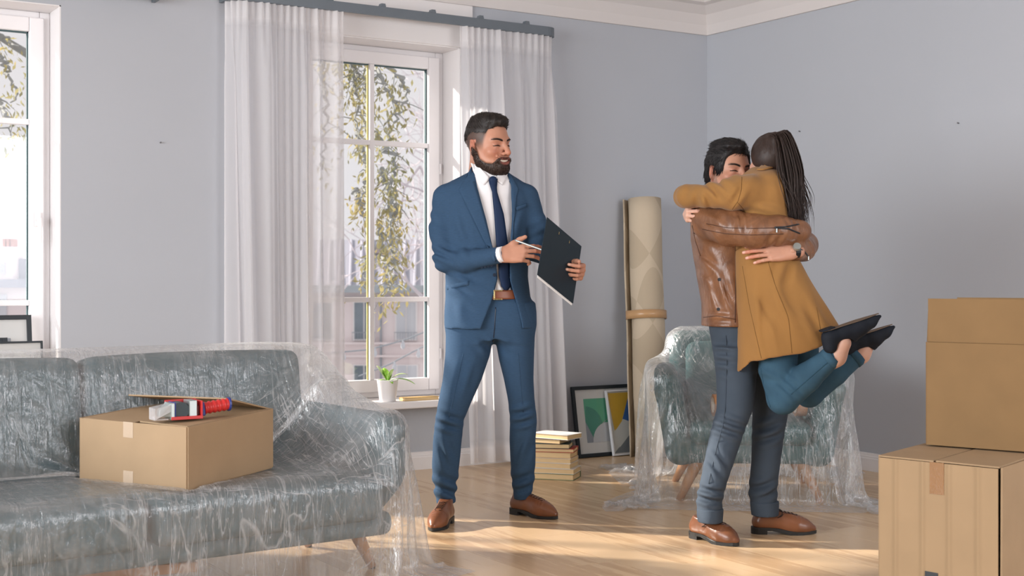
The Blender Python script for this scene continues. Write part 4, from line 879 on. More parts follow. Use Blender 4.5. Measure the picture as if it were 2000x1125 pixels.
b0 = pc + (0, 0, 0.11); r_ = np.array((cY, -sY, 0)); f_ = np.array((sY, cY, 0))
for (rx, fx, uz, L, wd, dr, mm) in ((-0.45, 0.1, 0.9, 0.14, 0.03, 0.25, m_leaf2), (-0.15, -0.2, 1.0, 0.12, 0.026, 0.3, m_leaf), (0.25, -0.1, 0.9, 0.13, 0.026, 0.4, m_leaf2), (0.75, 0.0, 0.75, 0.16, 0.026, 0.45, m_leaf2), (0.9, -0.2, 0.45, 0.18, 0.024, 0.5, m_leaf), (-0.7, -0.2, 0.6, 0.07, 0.018, 0.6, m_leaf), (0.35, -0.7, 0.5, 0.09, 0.016, 0.6, m_leaf), (0.1, 0.5, 0.9, 0.1, 0.018, 0.4, m_leaf)):
    leaf(b0, r_ * rx + f_ * fx + np.array((0, 0, uz)), L, wd, dr, mm)
bp = Wp(818, 774, (YB - 0.05) / (cY - (818 - 1000) / F * sY)); bp[2] = ZL
o = thing('notebook', 'thin tan notebook lying on the middle window sill beside the plant', 'book', bp)
MB().box((bp[0] - 0.11, bp[1] - 0.04, ZL), (bp[0] + 0.11, bp[1] + 0.03, ZL + 0.003)).box((bp[0] - 0.11, bp[1] - 0.04, ZL + 0.015), (bp[0] + 0.11, bp[1] + 0.03, ZL + 0.018)).box((bp[0] - 0.11, bp[1] + 0.027, ZL + 0.003), (bp[0] + 0.11, bp[1] + 0.03, ZL + 0.015)).out('cover', mat('tan_cover', C(196, 160, 96), 0.5), o)
MB().box((bp[0] - 0.108, bp[1] - 0.037, ZL + 0.003), (bp[0] + 0.108, bp[1] + 0.027, ZL + 0.015)).out('pages', m_page, o)
# ------------------------------------------------------------------ people
def skin_mat(name, base):
    t = NT(name); at = t.n('ShaderNodeAttribute', attribute_name='tone')
    n = t.noise(30, 4); mx = t.n('ShaderNodeMix', data_type='RGBA', blend_type='MULTIPLY'); mx.inputs[0].default_value = 0.25
    t.l(at.outputs['Color'], mx.inputs[6]); t.l(t.ramp(n, [(0.3, (0.8, 0.74, 0.72, 1)), (0.7, (1, 1, 1, 1))]), mx.inputs[7])
    b = t.n('ShaderNodeBsdfPrincipled'); t.l(mx.outputs[2], b.inputs['Base Color']); b.inputs['Roughness'].default_value = 0.48; b.inputs['Specular IOR Level'].default_value = 0.4
    b.inputs['Subsurface Weight'].default_value = 0.12; b.inputs['Subsurface Radius'].default_value = (0.02, 0.008, 0.005); b.inputs['Subsurface Scale'].default_value = 0.5
    t.l(t.bump(t.noise(400, 2), 0.06, 0.001), b.inputs['Normal'])
    return t.done(b.outputs[0])
m_skin = skin_mat('skin', None)
def cloth(name, c, rough=0.85, bs=0.25, bscale=500, var=0.06, vs=9, sheen=0.0, spec=0.2, stretch=(1, 1, 1)):
    return mat(name, c, rough, spec, var=var, vs=vs, bs=bs, bscale=bscale, bd=0.001, stretch=stretch, Sheen_Weight=sheen)
m_suit = cloth('navy_wool', C(50, 74, 100), var=0.09, vs=60, stretch=(1, 1, 6)); m_shirt = cloth('white_shirt', C(232, 230, 232), 0.8); m_tie = cloth('navy_tie', C(24, 42, 72), 0.6, bscale=800)
m_belt = mat('brown_belt', C(124, 66, 36), 0.35, 0.5, var=0.1); m_buckle = mat('brass_buckle', C(196, 170, 120), 0.25, metal=0.9, var=0)
m_button = mat('dark_button', C(28, 40, 58), 0.3, 0.5, var=0)
m_oxford = mat('tan_shoe_leather', C(122, 76, 50), 0.3, 0.55, var=0.25, vs=7, bs=0.06, bscale=200); m_sole = mat('dark_sole', C(40, 40, 40), 0.5, 0.4, var=0.1)
m_lace = mat('dark_lace', C(46, 34, 30), 0.7, var=0)
m_slate = cloth('slate_cotton', C(66, 76, 88), 0.85, var=0.08); m_denim = cloth('blue_denim', C(56, 86, 106), 0.85, bs=0.35, bscale=650, var=0.14, vs=12)
m_coat = cloth('camel_wool', C(150, 109, 62), 0.95, bs=0.3, bscale=300, var=0.06, vs=5, sheen=0.15)
def leather_mat():
    t = NT('brown_leather'); n1 = t.noise(14, 5, dist=0.6); n2 = t.noise(150, 3); n3 = t.noise(26, 3, (1, 1, 0.4), dist=1.5)
    c = t.ramp(n1, [(0.25, C(98, 64, 44)), (0.75, C(142, 98, 68))]); nm = t.bump(n3, 0.5, 0.006, t.bump(n2, 0.2, 0.001))
    return t.done(t.bsdf(c, 0.36, 0.5, normal=nm))
m_leather = leather_mat()
def hair_mat(name, c):
    t = NT(name); n = t.noise(90, 5, (4, 1.2, 0.6), dist=0.4); cc = t.ramp(n, [(0.3, dk(c, 0.75)), (0.72, dk(c, 1.5))])
    return t.done(t.bsdf(cc, 0.5, 0.35, normal=t.bump(n, 0.35, 0.0025)))
m_brow = mat('brow_hair', C(34, 25, 22), 0.7, 0.2, var=0.2, vs=300); m_hair = hair_mat('dark_brown_hair', C(34, 28, 26)); m_hair2 = hair_mat('black_hair', C(28, 25, 26)); m_hairw = hair_mat('long_dark_hair', C(48, 36, 32))
m_teeth = mat('teeth', C(236, 226, 210), 0.25, 0.5, var=0); m_eye = mat('eyelash', C(30, 22, 20), 0.5, var=0)
sstep = lambda a, b, x: np.clip((x - a) / (b - a), 0, 1) ** 2 * (3 - 2 * np.clip((x - a) / (b - a), 0, 1))
SK = lambda r, g, b: np.array(C(r, g, b)[:3])
def join(parts):
    vs, fs, cs, n = [], [], [], 0
    for v, f, c in parts: vs.append(v); fs.append(f + n); cs.append(c); n += len(v)
    return np.concatenate(vs), np.concatenate(fs), np.concatenate(cs)

def head(center, yaw, pitch, roll, scale, skin, beard, stubble, smile, brow, hairspec, squint=1.0, ears=True):
    """Head in its own space: eyes at z=0, face towards -y, chin at z=-.117. Returns skin mesh, hair mesh and the transform."""
    g = Grid((-0.105, -0.135, -0.20), (0.105, 0.135, 0.14), 0.0027)
    g.ell((0, 0.014, 0.034), (0.077, 0.098, 0.084), 0.0)
    g.ell((0, -0.024, -0.03), (0.061, 0.064, 0.085), 0.03); g.ell((0, -0.052, -0.088), (0.036, 0.036, 0.028), 0.03)
    for s in (-1, 1):
        g.cone((s * 0.054, 0.012, -0.05), (s * 0.02, -0.066, -0.098), 0.018, 0.016, 0.03)
        g.ell((s * 0.043, -0.06, -0.030), (0.020, 0.019, 0.017), 0.020)          # cheek
    g.ell((0, -0.074, 0.022), (0.048, 0.016, 0.011), 0.018)                     # brow
    for s in (-1, 1):
        g.ell((s * 0.031, -0.096, -0.001), (0.017, 0.014, 0.010), 0.014, 's')   # socket
        g.ell((s * 0.031, -0.070, -0.002), (0.0155, 0.0135, 0.0125), 0.004)     # lid over the eyeball
        g.cone((s * 0.044, -0.070, -0.004), (s * 0.019, -0.078, -0.004), 0.0022, 0.0022, 0.002, 's')
        g.ell((s * 0.031, -0.072, -0.013), (0.017, 0.010, 0.005), 0.006)        # lower lid pushed up by the smile
    g.cone((0, -0.084, 0.012), (0, -0.114, -0.031), 0.0082, 0.0112, 0.011)      # nose
    for s in (-1, 1): g.ell((s * 0.0125, -0.098, -0.036), (0.0085, 0.010, 0.0075), 0.006)
    for s in (-1, 1): g.cone((s * 0.02, -0.092, -0.034), (s * 0.036, -0.078, -0.062), 0.003, 0.003, 0.008, 's')
    mw = 0.029 + 0.004 * (smile > 0.5); up = 0.011 * smile
    arcp = [np.array((x, -0.0905 + 5.5 * x * x, -0.066 + up * (x / mw) ** 2)) for x in np.linspace(-mw, mw, 7)]
    for a, b in zip(arcp[:-1], arcp[1:]):
        g.cone(a + (0, 0, 0.006), b + (0, 0, 0.006), 0.0052, 0.0052, 0.006); g.cone(a + (0, 0.001, -0.0085), b + (0, 0.001, -0.0085), 0.0058, 0.0058, 0.006)
    for a, b in zip(arcp[:-1], arcp[1:]):
        if smile > 0.5: g.cone(a + (0, -0.005, -0.001), b + (0, -0.005, -0.001), 0.0074, 0.0074, 0.002, 's')
        else: g.cone(a + (0, -0.004, -0.001), b + (0, -0.004, -0.001), 0.002, 0.002, 0.002, 's')
    for s in (-1, 1) if ears else ():                                            # ears
        R = rot('Z', s * 22) @ rot('X', -12)
        g.ell((s * 0.077, 0.018, -0.010), (0.008, 0.019, 0.032), 0.006, R=R); g.ell((s * 0.083, 0.013, -0.008), (0.006, 0.011, 0.020), 0.005, 's', R=R); g.ell((s * 0.074, 0.008, -0.034), (0.007, 0.009, 0.012), 0.006)
    g.cone((0, 0.03, -0.06), (0, 0.045, -0.20), 0.054, 0.058, 0.03)
    def beard_mask(x, y, z):
        ln = np.interp(y, [-0.13, -0.098, -0.088, -0.07, -0.045, -0.02, -0.002, 0.02], [-0.044, -0.045, -0.056, -0.074, -0.072, -0.056, -0.014, 0.0])
        m = sstep(0.003, -0.006, z - ln) * sstep(0.022, 0.004, y) * sstep(-0.135, -0.118, z)
        return m
    if beard > 0:
        g.put(lambda X, Y, Z: (-0.006 * beard * beard_mask(X, Y, Z) * (1 - np.exp(-((X / 0.027) ** 2 + ((Z + 0.067) / 0.013) ** 2)) * (Y < -0.05))).astype(np.float32), (-0.1, -0.135, -0.15), (0.1, 0.03, 0.0), 0, 'd')
    v, f = g.mesh(2, 0.4); x, y, z = v.T
    base = SK(*skin); c = np.tile(base, (len(v), 1))
    mixc = lambda c, col_, m: c * (1 - m[:, None]) + np.asarray(col_) * m[:, None]
    red = SK(skin[0] - 6, int(skin[1] * 0.80), int(skin[2] * 0.76))
    c = mixc(c, red, 0.55 * np.exp(-(((np.abs(x) - 0.042) / 0.022) ** 2 + ((z + 0.03) / 0.022) ** 2)) * (y < -0.02)); c = mixc(c, red, 0.6 * np.exp(-((x / 0.014) ** 2 + ((z + 0.032) / 0.014) ** 2)) * (y < -0.085))
    c = mixc(c, red, 0.7 * (np.abs(x) > 0.072) * (y > 0) * (z < 0.03))
    if beard > 0: c = mixc(c, SK(36, 27, 24), 0.95 * beard * beard_mask(x, y, z))
    if stubble > 0: c = mixc(c, SK(96, 76, 66), stubble * beard_mask(x, y, z))
    mz = -0.066 + up * (x / mw) ** 2
    lip = np.exp(-(np.clip(np.abs(x) / 0.026, 0, 3)) ** 6) * np.exp(-((z - mz + 0.002) / 0.0125) ** 4) * (y < -0.07)
    c = mixc(c, SK(182, 108, 96), 0.7 * lip)
    c = mixc(c, SK(70, 26, 24), np.exp(-(np.abs(x) / 0.027) ** 6) * np.exp(-((z - mz + 0.001) / 0.0045) ** 4) * (y < -0.06) * (0.95 if smile > 0.5 else 0.5))
    bz = 0.0175 + 0.006 * np.sin(np.clip((np.abs(x) - 0.012) / 0.042, 0, 1) * 2.4)
    c = mixc(c, SK(*brow), 0.92 * np.exp(-((z - bz) / 0.0048) ** 4) * sstep(0.010, 0.016, np.abs(x)) * sstep(0.056, 0.048, np.abs(x)) * (y < -0.03))
    c = mixc(c, SK(40, 28, 24), 0.9 * np.exp(-((z + 0.004 + 0.10 * (np.abs(x) - 0.031) ** 2 * 30) / 0.0024) ** 2) * np.exp(-((np.abs(x) - 0.031) / 0.0155) ** 6) * (y < -0.05))
    c = mixc(c, red * 0.72, 0.5 * np.exp(-((z - 0.006) / 0.008) ** 2) * np.exp(-((np.abs(x) - 0.031) / 0.02) ** 4) * (y < -0.05))
    kind = hairspec['kind']
    if kind == 'fade':
        hl = np.interp(y, [-0.07, -0.045, -0.03, 0.0, 0.03, 0.1], [0.09, 0.03, -0.02, -0.03, -0.045, -0.06])
        c = mixc(c, SK(52, 42, 38), 0.9 * sstep(-0.012, 0.045, z - hl) * sstep(-0.055, -0.04, y) * (np.abs(x) < 0.0835) * (1 - 0.9 * ((np.abs(x) > 0.074) & (y > 0.0) & (y < 0.045) & (z < 0.02))))
    # hair shell
    h = Grid((-0.115, -0.14, -0.14), (0.115, 0.16, 0.165), 0.0032)
    h.ell((0, 0.014, 0.034), (0.077 + hairspec['side'], 0.098 + hairspec['back'], 0.084 + hairspec['top']), 0.0)
    if 'extra' in hairspec:
        for (cc, rr, k) in hairspec['extra']: h.ell(cc, rr, k)
    ys, zs = zip(*hairspec['line'])
    h.put(lambda X, Y, Z: ((np.interp(Y, ys, zs) + hairspec.get('part', 0) * np.abs(X) - Z) * 0.8 + 0 * X).astype(np.float32), (-1, -1, -1), (1, 1, 1), 0.006, 'i')
    h.put(lambda X, Y, Z: (0.0011 * np.sin(X * 210 + 3 * np.sin(Y * 40) + 2 * np.sin(Z * 30)) * (Z > 0.03)).astype(np.float32), (-1, -1, -1), (1, 1, 1), 0, 'd')
    if kind == 'fade':
        h.put(lambda X, Y, Z: (0.010 * sstep(0.045, 0.0, Z - np.interp(Y, ys, zs)) * sstep(-0.055, -0.035, Y) + 0 * X).astype(np.float32), (-1, -1, -1), (1, 1, 1), 0, 'd')
    hv, hf = h.mesh(2, 0.4)
    def tufts(V, F, n, L, rad, comb, lift, rs):
        tv_ = MB(); q = V[F].mean(1); nn_ = np.cross(V[F[:, 2]] - V[F[:, 0]], V[F[:, 3]] - V[F[:, 1]]); nn_ /= np.linalg.norm(nn_, axis=1)[:, None] + 1e-12
        for i_ in rs.choice(len(F), min(n, len(F)), replace=False):
            d_ = comb(q[i_]) + rs.normal(0, 0.18, 3); d_ = d_ - nn_[i_] * (d_ @ nn_[i_]); d_ = unit(d_ + 1e-6); l_ = L * rs.uniform(0.6, 1.3)
            a_ = q[i_] - nn_[i_] * 0.001; tv_.tube([a_, a_ + d_ * l_ * 0.5 + nn_[i_] * lift * l_ * 0.9, a_ + d_ * l_ + nn_[i_] * lift * l_], [rad, rad * 0.9, rad * 0.2], 4, cap=False)
        return np.array(tv_.v), np.array(tv_.f)
    rs_ = np.random.default_rng(3)
    if 'comb' in hairspec:
        a_, b_ = tufts(hv, hf, hairspec['tn'], hairspec['tl'], 0.0009, hairspec['comb'], 0.07, rs_); hf = np.concatenate([hf, b_ + len(hv)]); hv = np.concatenate([hv, a_])
    beard_t = None
    if beard > 0:
        fm_ = f[(beard_mask(*v[f].mean(1).T) > 0.55) & ~((np.abs(v[f].mean(1)[:, 0]) < 0.03) & (np.abs(v[f].mean(1)[:, 2] + 0.066) < 0.011))]
        beard_t = tufts(v, fm_, 1900, 0.006, 0.0007, lambda p_: np.array((p_[0] * 3, -0.2, -1.0)), 0.25, rs_)
    fb = bvh_of(v, f); det = []
    def onface(x_, z_, o_):
        h_ = fb.ray_cast(Vector((x_, -0.3, z_)), Vector((0, 1, 0)))[0]; return np.array((x_, (h_.y if h_ is not None else -0.07) - o_, z_))
    for s in (-1, 1):
        xs_ = np.linspace(0.013, 0.053, 12); zb_ = 0.0165 + 0.0065 * np.sin(np.clip((xs_ - 0.012) / 0.042, 0, 1) * 2.5)
        det.append(('eyebrow', MB().tube([onface(s * a, b, 0.0) for a, b in zip(xs_, zb_)], 0.0034 * np.interp(np.linspace(0, 1, 12), [0, 0.15, 0.6, 1], [0.6, 1.0, 0.9, 0.3]), 8)))
        xs_ = np.linspace(0.0165, 0.0465, 11); ze = -0.0055 + (0.004 if squint > 0.5 else 0.002) * np.sin((xs_ - 0.0165) / 0.03 * math.pi)
        det.append(('eyelashes', MB().tube([onface(s * a, b, 0.0) for a, b in zip(xs_, ze)], 0.0019 * np.interp(np.linspace(0, 1, 11), [0, 0.3, 1], [0.5, 1, 0.8]), 6)))
    R = rot('Y', roll) @ rot('Z', yaw) @ rot('X', pitch); cen = np.asarray(center, float)
    T = lambda p: cen + (np.asarray(p, float).reshape(-1, 3) * scale) @ R.T
    tv = None
    if smile > 0.5:
        pts = [(x_, -0.0878 + 5.5 * x_ * x_, -0.0655 + up * (x_ / mw) ** 2) for x_ in np.linspace(-mw * 0.84, mw * 0.84, 11)]
        mb = MB().tube(pts, [0.0038] + [0.0058] * 9 + [0.0038], 8); tv = (T(mb.v), mb.f)
    return (T(v), f, np.c_[c, np.ones(len(c))]), (T(hv), hf), [(n_, T(b_.v), b_.f) for n_, b_ in det] + ([('beard', T(beard_t[0]), beard_t[1])] if beard_t else []), tv

def hand(wrist, along, back, size, skin, curl, side, spread=0.06, thumb=(30, 35, 20), thumb_in=0.0, fcurl=None):
    """wrist position, direction of the fingers, direction the back of the hand faces; side +1 puts the thumb on along x back side."""
    ex = unit(along); ez = np.asarray(back, float); ez = unit(ez - ex * (ez @ ex)); ey = np.cross(ez, ex) * side
    g = Grid((-0.07, -0.095, -0.13), (0.21, 0.10, 0.06), 0.0024)
    base = [(0.094, 0.030), (0.097, 0.010), (0.092, -0.010), (0.083, -0.029)]; segs = [(0.044, 0.026, 0.022), (0.048, 0.030, 0.023), (0.045, 0.028, 0.023), (0.035, 0.021, 0.020)]; rad = [0.0092, 0.0094, 0.0090, 0.0080]
    for (bx_, by) in base: g.cone((0.004, by * 0.62, -0.004), (bx_, by, 0.0), 0.0155, 0.0112, 0.012)
    g.ell((0.05, 0.0, -0.006), (0.048, 0.036, 0.014), 0.012); g.cone((-0.03, 0, -0.002), (0.01, 0, -0.003), 0.0255, 0.026, 0.02, flat=((0, 0, 1), 0.78))
    nails = []
    for i, ((bx_, by), sg, r) in enumerate(zip(base, segs, rad)):
        cu = (fcurl[i] if fcurl else curl); ang = 0.0; ab = spread * (1.5 - i); p = np.array((bx_, by, 0.0)); pts = [(p, r * 1.08)]
        for L, k in zip(sg, cu):
            ang += math.radians(k); d = np.array((math.cos(ang) * math.cos(ab), math.sin(ab), -math.sin(ang))); p = p + d * L; r *= 0.93; pts.append((p, r))
        g.chain(pts, k=0.004)
        up = np.array((math.sin(ang), 0, math.cos(ang))); nails.append((pts[-1][0] - d * 0.003 + up * pts[-1][1] * 0.9, d, up))
    ta, tb, tc = (math.radians(q) for q in thumb); p = np.array((0.012, 0.020, -0.010)); a = ta; dz = -0.35 - thumb_in; pts = [(p, 0.0165)]
    for L, r, da in ((0.046, 0.0135, 0.0), (0.034, 0.0108, -tb * 0.4), (0.026, 0.0088, -tc * 0.4)):
        a += da; d = unit((math.cos(a), math.sin(a), dz)); p = p + d * L; pts.append((p, r))
    g.chain(pts, k=0.008)
    v, f = g.mesh(2, 0.35); c = np.tile(SK(*skin), (len(v), 1)); tip = SK(min(255, skin[0] + 8), int(skin[1] * 0.86), int(skin[2] * 0.84))
    m = sstep(0.11, 0.17, v[:, 0])[:, None] * 0.6; c = c * (1 - m) + tip * m
    for q, d, up in nails:
        dist = np.linalg.norm(v - q, axis=1); m = np.exp(-(dist / 0.007) ** 4)[:, None] * 0.55; c = c * (1 - m) + SK(236, 200, 184) * m
    if side < 0: f = f[:, ::-1]
    V = np.asarray(wrist, float) + (v[:, :1] * ex + v[:, 1:2] * ey + v[:, 2:3] * ez) * size
    return V, f, np.c_[c, np.ones(len(c))]
def core(pts, h=0.008, skin=(190, 140, 115), k=0.03):   # body under the clothes
    P_ = np.array([p for ch in pts for p, _ in ch]); g = Grid(P_.min(0) - 0.16, P_.max(0) + 0.16, h)
    for ch in pts: g.chain(ch, k=k)
    v, f = g.mesh(2); return v, f, np.tile(np.r_[SK(*skin), 1], (len(v), 1))
def rows(tbl, D):     # (py, left px, right px, depth offset, half depth)
    out = []
    for py, l, r, dd, b in tbl:
        d = D + dd; c = P((l + r) / 2, py, d); out.append((c[2], c[0], c[1], (r - l) / 2 / F * d, b))
    return out
def gridfor(rws, pad, h, extra=()):
    r = np.array(rws); lo = np.array([(r[:, 1] - r[:, 3]).min(), (r[:, 2] - r[:, 4]).min(), r[:, 0].min()]); hi = np.array([(r[:, 1] + r[:, 3]).max(), (r[:, 2] + r[:, 4]).max(), r[:, 0].max()])
    for e in extra: lo = np.minimum(lo, e); hi = np.maximum(hi, e)
    return Grid(lo - pad, hi + pad, h)
def strip(A, B, n, m_, bvh, off, name, mtl, parent, solid=0.003, bulge=0.0, cast_d=4.0):
    """panel laid on a garment: two edges in frame pixels, projected onto the garment along the sight line and raised by off"""
    def res(pl, k):
        p = np.asarray(pl, float); s = np.r_[0, np.cumsum(np.linalg.norm(np.diff(p, axis=0), axis=1))]; t_ = np.linspace(0, s[-1], k); return np.stack([np.interp(t_, s, p[:, i]) for i in (0, 1)], 1)
    a, b = res(A, n), res(B, n); V = np.zeros((n, m_, 3)); ok = np.zeros((n, m_), bool); o_ = Vector((0, 0, CH))
    for i in range(n):
        for j in range(m_):
            q = a[i] + (b[i] - a[i]) * j / (m_ - 1); d = Vector(((q[0] - 1000) / F, 1.0, (HZ - q[1]) / F)).normalized(); loc, nr, _, _ = bvh.ray_cast(o_, d)
            if loc is not None:
                if nr.dot(d) > 0: nr = -nr
                V[i, j] = np.array(loc) + (np.array(nr) * 0.6 - np.array(d) * 0.4) * (off + bulge * math.sin(math.pi * j / (m_ - 1))); ok[i, j] = True
    dep = np.where(ok, V[..., 1], np.nan)
    md = np.nanmedian(dep)
    for i in range(n):
        for j in range(m_):
            if not ok[i, j] or abs(V[i, j, 1] - md) > 0.2:
                q = a[i] + (b[i] - a[i]) * j / (m_ - 1); nb = dep[i][~np.isnan(dep[i])]; V[i, j] = P(q[0], q[1], np.median(nb) if len(nb) else md)
    V[..., 1] = (V[..., 1] + np.roll(V[..., 1], 1, 0) * (np.arange(n) > 0)[:, None] + V[..., 1] * (np.arange(n) == 0)[:, None]) / 2
    return emit(name, V.reshape(-1, 3), sheet_faces(n, m_), mtl, parent, cam_space=True, smooth=True, solid=solid)
def bvh_of(v, f): return BVHTree.FromPolygons([tuple(q) for q in v], [tuple(int(i) for i in q) for q in f])
def cast(bvh, px, py, off=0.0):
    d = Vector(((px - 1000) / F, 1.0, (HZ - py) / F)).normalized(); loc, nr, _, _ = bvh.ray_cast(Vector((0, 0, CH)), d)
    return None if loc is None else np.array(loc) - np.array(d) * off
def curve_on(bvh, pts, r, name, mtl, parent, off=0.002, n=16, k=6):
    p = np.asarray(pts, float); s = np.r_[0, np.cumsum(np.linalg.norm(np.diff(p, axis=0), axis=1))]; t_ = np.linspace(0, s[-1], n)
    q = [cast(bvh, np.interp(a, s, p[:, 0]), np.interp(a, s, p[:, 1]), off) for a in t_]; q = [w for w in q if w is not None]
    if len(q) > 2: return MB().tube(W(q), r, k).out(name, mtl, parent, smooth=True)
def disc_on(bvh, px, py, r, name, mtl, parent, t_=0.004):
    q = cast(bvh, px, py, 0.0)
    if q is None: return
    return MB().tube(W([q + (0, 0.002, 0), q - (0, t_, 0)]), [r, r * 0.9], 12).out(name, mtl, parent)

def oxford(heel, toe, root, width=0.098, tall=0.10, lift=0.0, loops=True):
    """lace-up shoe; heel and toe are ground points"""
    a = np.asarray(heel, float); ex = unit(np.append((np.asarray(toe) - a)[:2], 0)); ey = np.array((-ex[1], ex[0], 0)); ez = np.array((0, 0, 1.0)); L = np.linalg.norm((np.asarray(toe) - a)[:2])
    T = lambda p: np.array((a[0], a[1], 0)) + np.asarray(p, float).reshape(-1, 3) @ np.stack([ex, ey, ez])
    w = width / 2; g = Grid((-0.03, -0.08, 0.0), (L + 0.03, 0.08, 0.16), 0.0034)
    g.chain([((0.040, 0, 0.050), w * 0.66), ((0.10, 0, 0.050), w * 0.64), ((L * 0.60, 0, 0.040), w * 0.76), ((L * 0.72, 0, 0.035), w * 0.76), ((L - 0.045, 0, 0.029), w * 0.54), ((L - 0.013, 0, 0.024), w * 0.27)], k=0.026)
    g.cone((0.055, 0, 0.05), (0.06, 0, tall), w * 0.7, w * 0.72, 0.02, flat=((0, 1, 0), 0.86)); g.cone((0.09, 0, 0.08), (0.165, 0, 0.055), w * 0.62, w * 0.6, 0.02)
    g.put(lambda X, Y, Z: (0.010 + 0.016 * sstep(0.16, 0.10, X) + 0.004 * sstep(L - 0.06, L, X) - Z) + 0 * Y, (-1, -1, -1), (1, 1, 1), 0.004, 'i'); g.put(lambda X, Y, Z: Z - tall - 0.012 + 0.1 * (X - 0.05) + 0 * Y, (-1, -1, -1), (1, 1, 1), 0.006, 'i')
    g.fold((L * 0.72, 0, 0.07), (0.04, 0.06, 0.03), (1, 0.1, 0), 0.018, 0.0016)
    v, f = g.mesh(2); up = emit('shoe', T(v), f, m_oxford, root, cam_space=True, smooth=True)
    # welt and heel
    ol = [(0.003, 0.0), (0.006, 0.28), (0.014, 0.48), (0.03, 0.64), (0.06, 0.68), (0.09, 0.64), (0.13, 0.74), (L * 0.6, 0.86), (L * 0.7, 0.88), (L * 0.79, 0.76), (L - 0.035, 0.55), (L - 0.014, 0.34), (L - 0.002, 0.14), (L + 0.002, 0.0)]
    out = [(x, y * w) for x, y in ol] + [(x, -y * w) for x, y in ol[-2:0:-1]]
    sm = np.array(out); k = len(sm); zb = lambda x: 0.016 * sstep(0.16, 0.10, np.array(x)) + 0.004 * sstep(L - 0.06, L, np.array(x))
    s = MB(); s.add(T([(x, y, zb(x)) for x, y in sm]).tolist() + T([(x, y, zb(x) + 0.013) for x, y in sm]).tolist(), [tuple(range(k))[::-1], tuple(range(k, 2 * k))] + [(i, (i + 1) % k, (i + 1) % k + k, i + k) for i in range(k)])
    hl = [(x, y) for x, y in out if x < 0.085] ; hl = [(0.003, 0.0), (0.006, 0.28 * w), (0.014, 0.48 * w), (0.03, 0.64 * w), (0.07, 0.66 * w), (0.07, -0.66 * w), (0.03, -0.64 * w), (0.014, -0.48 * w), (0.006, -0.28 * w)]; k = len(hl)
    s.add(T([(x, y, 0) for x, y in hl]).tolist() + T([(x, y, 0.022) for x, y in hl]).tolist(), [tuple(range(k))[::-1], tuple(range(k, 2 * k))] + [(i, (i + 1) % k, (i + 1) % k + k, i + k) for i in range(k)])
    s.out('sole', m_sole, up, cam_space=True)
    bv = bvh_of(v, f); top = lambda x, y: (lambda h: np.array(h[0]) if h[0] is not None else np.array((x, y, 0.08)))(bv.ray_cast(Vector((x, y, 0.3)), Vector((0, 0, -1))))
    for i in range(5):
        x = 0.118 + 0.015 * i; pts = [top(x + 0.002 * math.cos(t_), y) + (0, 0, 0.0015) for t_, y in zip(np.linspace(0, 3, 7), np.linspace(-0.013, 0.013, 7))]; MB().tube(T(pts), 0.0018, 6).out('lace', m_lace, up, cam_space=True, smooth=True)
    for sg in (-1, 1):
        pts = [top(x, sg * y) + (0, 0, 0.001) for x, y in zip(np.linspace(0.105, 0.195, 9), np.linspace(0.016, 0.014, 9))] + [top(0.2, sg * 0.006) + (0, 0, 0.001)]
        MB().tube(T(pts), 0.0012, 5).out('facing_seam', m_lace, up, cam_space=True, smooth=True)
        if loops:
            k0 = top(0.118, 0) + (0, 0, 0.003); lp = [k0 + np.array((0.018 * math.sin(q * math.pi) - 0.006 * q, sg * (0.004 + 0.042 * math.sin(q * math.pi * 0.5) * (1 if q < 0.75 else 1)), 0.010 * math.sin(q * math.pi) - 0.030 * math.sin(q * math.pi * 0.5))) for q in np.linspace(0, 1, 10)]
            lp += [lp[-1] + (k0 - lp[-1]) * q + np.array((0.022 * math.sin(q * math.pi), 0, -0.004 * math.sin(q * math.pi))) for q in np.linspace(0.1, 1, 9)]
            MB().tube(T(lp), 0.0016, 6).out('lace', m_lace, up, cam_space=True, smooth=True)
    return up
line_short = [(-0.14, 0.078), (-0.085, 0.078), (-0.065, 0.074), (-0.050, 0.055), (-0.042, 0.02), (-0.02, 0.018), (0.02, 0.016), (0.05, -0.004), (0.09, -0.02), (0.16, -0.02)]
line_full = [(-0.14, 0.078), (-0.085, 0.074), (-0.066, 0.066), (-0.052, 0.045), (-0.044, -0.006), (-0.036, -0.026), (-0.012, -0.028), (0.0, 0.014), (0.03, 0.016), (0.042, -0.03), (0.06, -0.075), (0.16, -0.085)]
line_wom = [(-0.14, 0.072), (-0.085, 0.062), (-0.07, 0.0), (-0.055, -0.05), (0.0, -0.055), (0.03, -0.06), (0.05, -0.075), (0.08, -0.085), (0.16, -0.09)]

# ================================================================== man in the navy suit
D = 6.03
p1 = lambda px, py, dd=0.0: P(px, py, D + dd)
man = thing('person', 'man in a navy suit and tie holding a clipboard before the middle window', 'person', W(floor_at(955, 1020))[0])
skinA = (190, 138, 114)
hA, hairA, TA, teethA = head(p1(954, 283, -0.02), 47, 7, -4, 1.09, skinA, 1.0, 0, 1.0, (38, 28, 24), dict(kind='fade', tn=2600, tl=0.017, comb=lambda p_: np.array((0.5, 0.5 if p_[1] > -0.03 else -0.1, 0.25)) if p_[2] > 0.06 else np.array((0.0, 0.6, -0.8)), side=0.0016, back=0.002, top=0.010, line=line_short, extra=[((0.0, -0.052, 0.098), (0.048, 0.036, 0.022), 0.03), ((0, 0.01, 0.104), (0.054, 0.066, 0.022), 0.03)]))
wr = p1(980, 497, -0.21)
hR = hand(wr, unit((0.98, -0.10, 0.05)), unit((0.05, -0.95, 0.25)), 1.02, skinA, None, 1, 0.05, thumb=(34, 10, 20), thumb_in=-0.45, fcurl=[(18, 24, 18), (16, 26, 20), (22, 30, 24), (34, 46, 34)])
wLh = p1(1116, 524, -0.10)
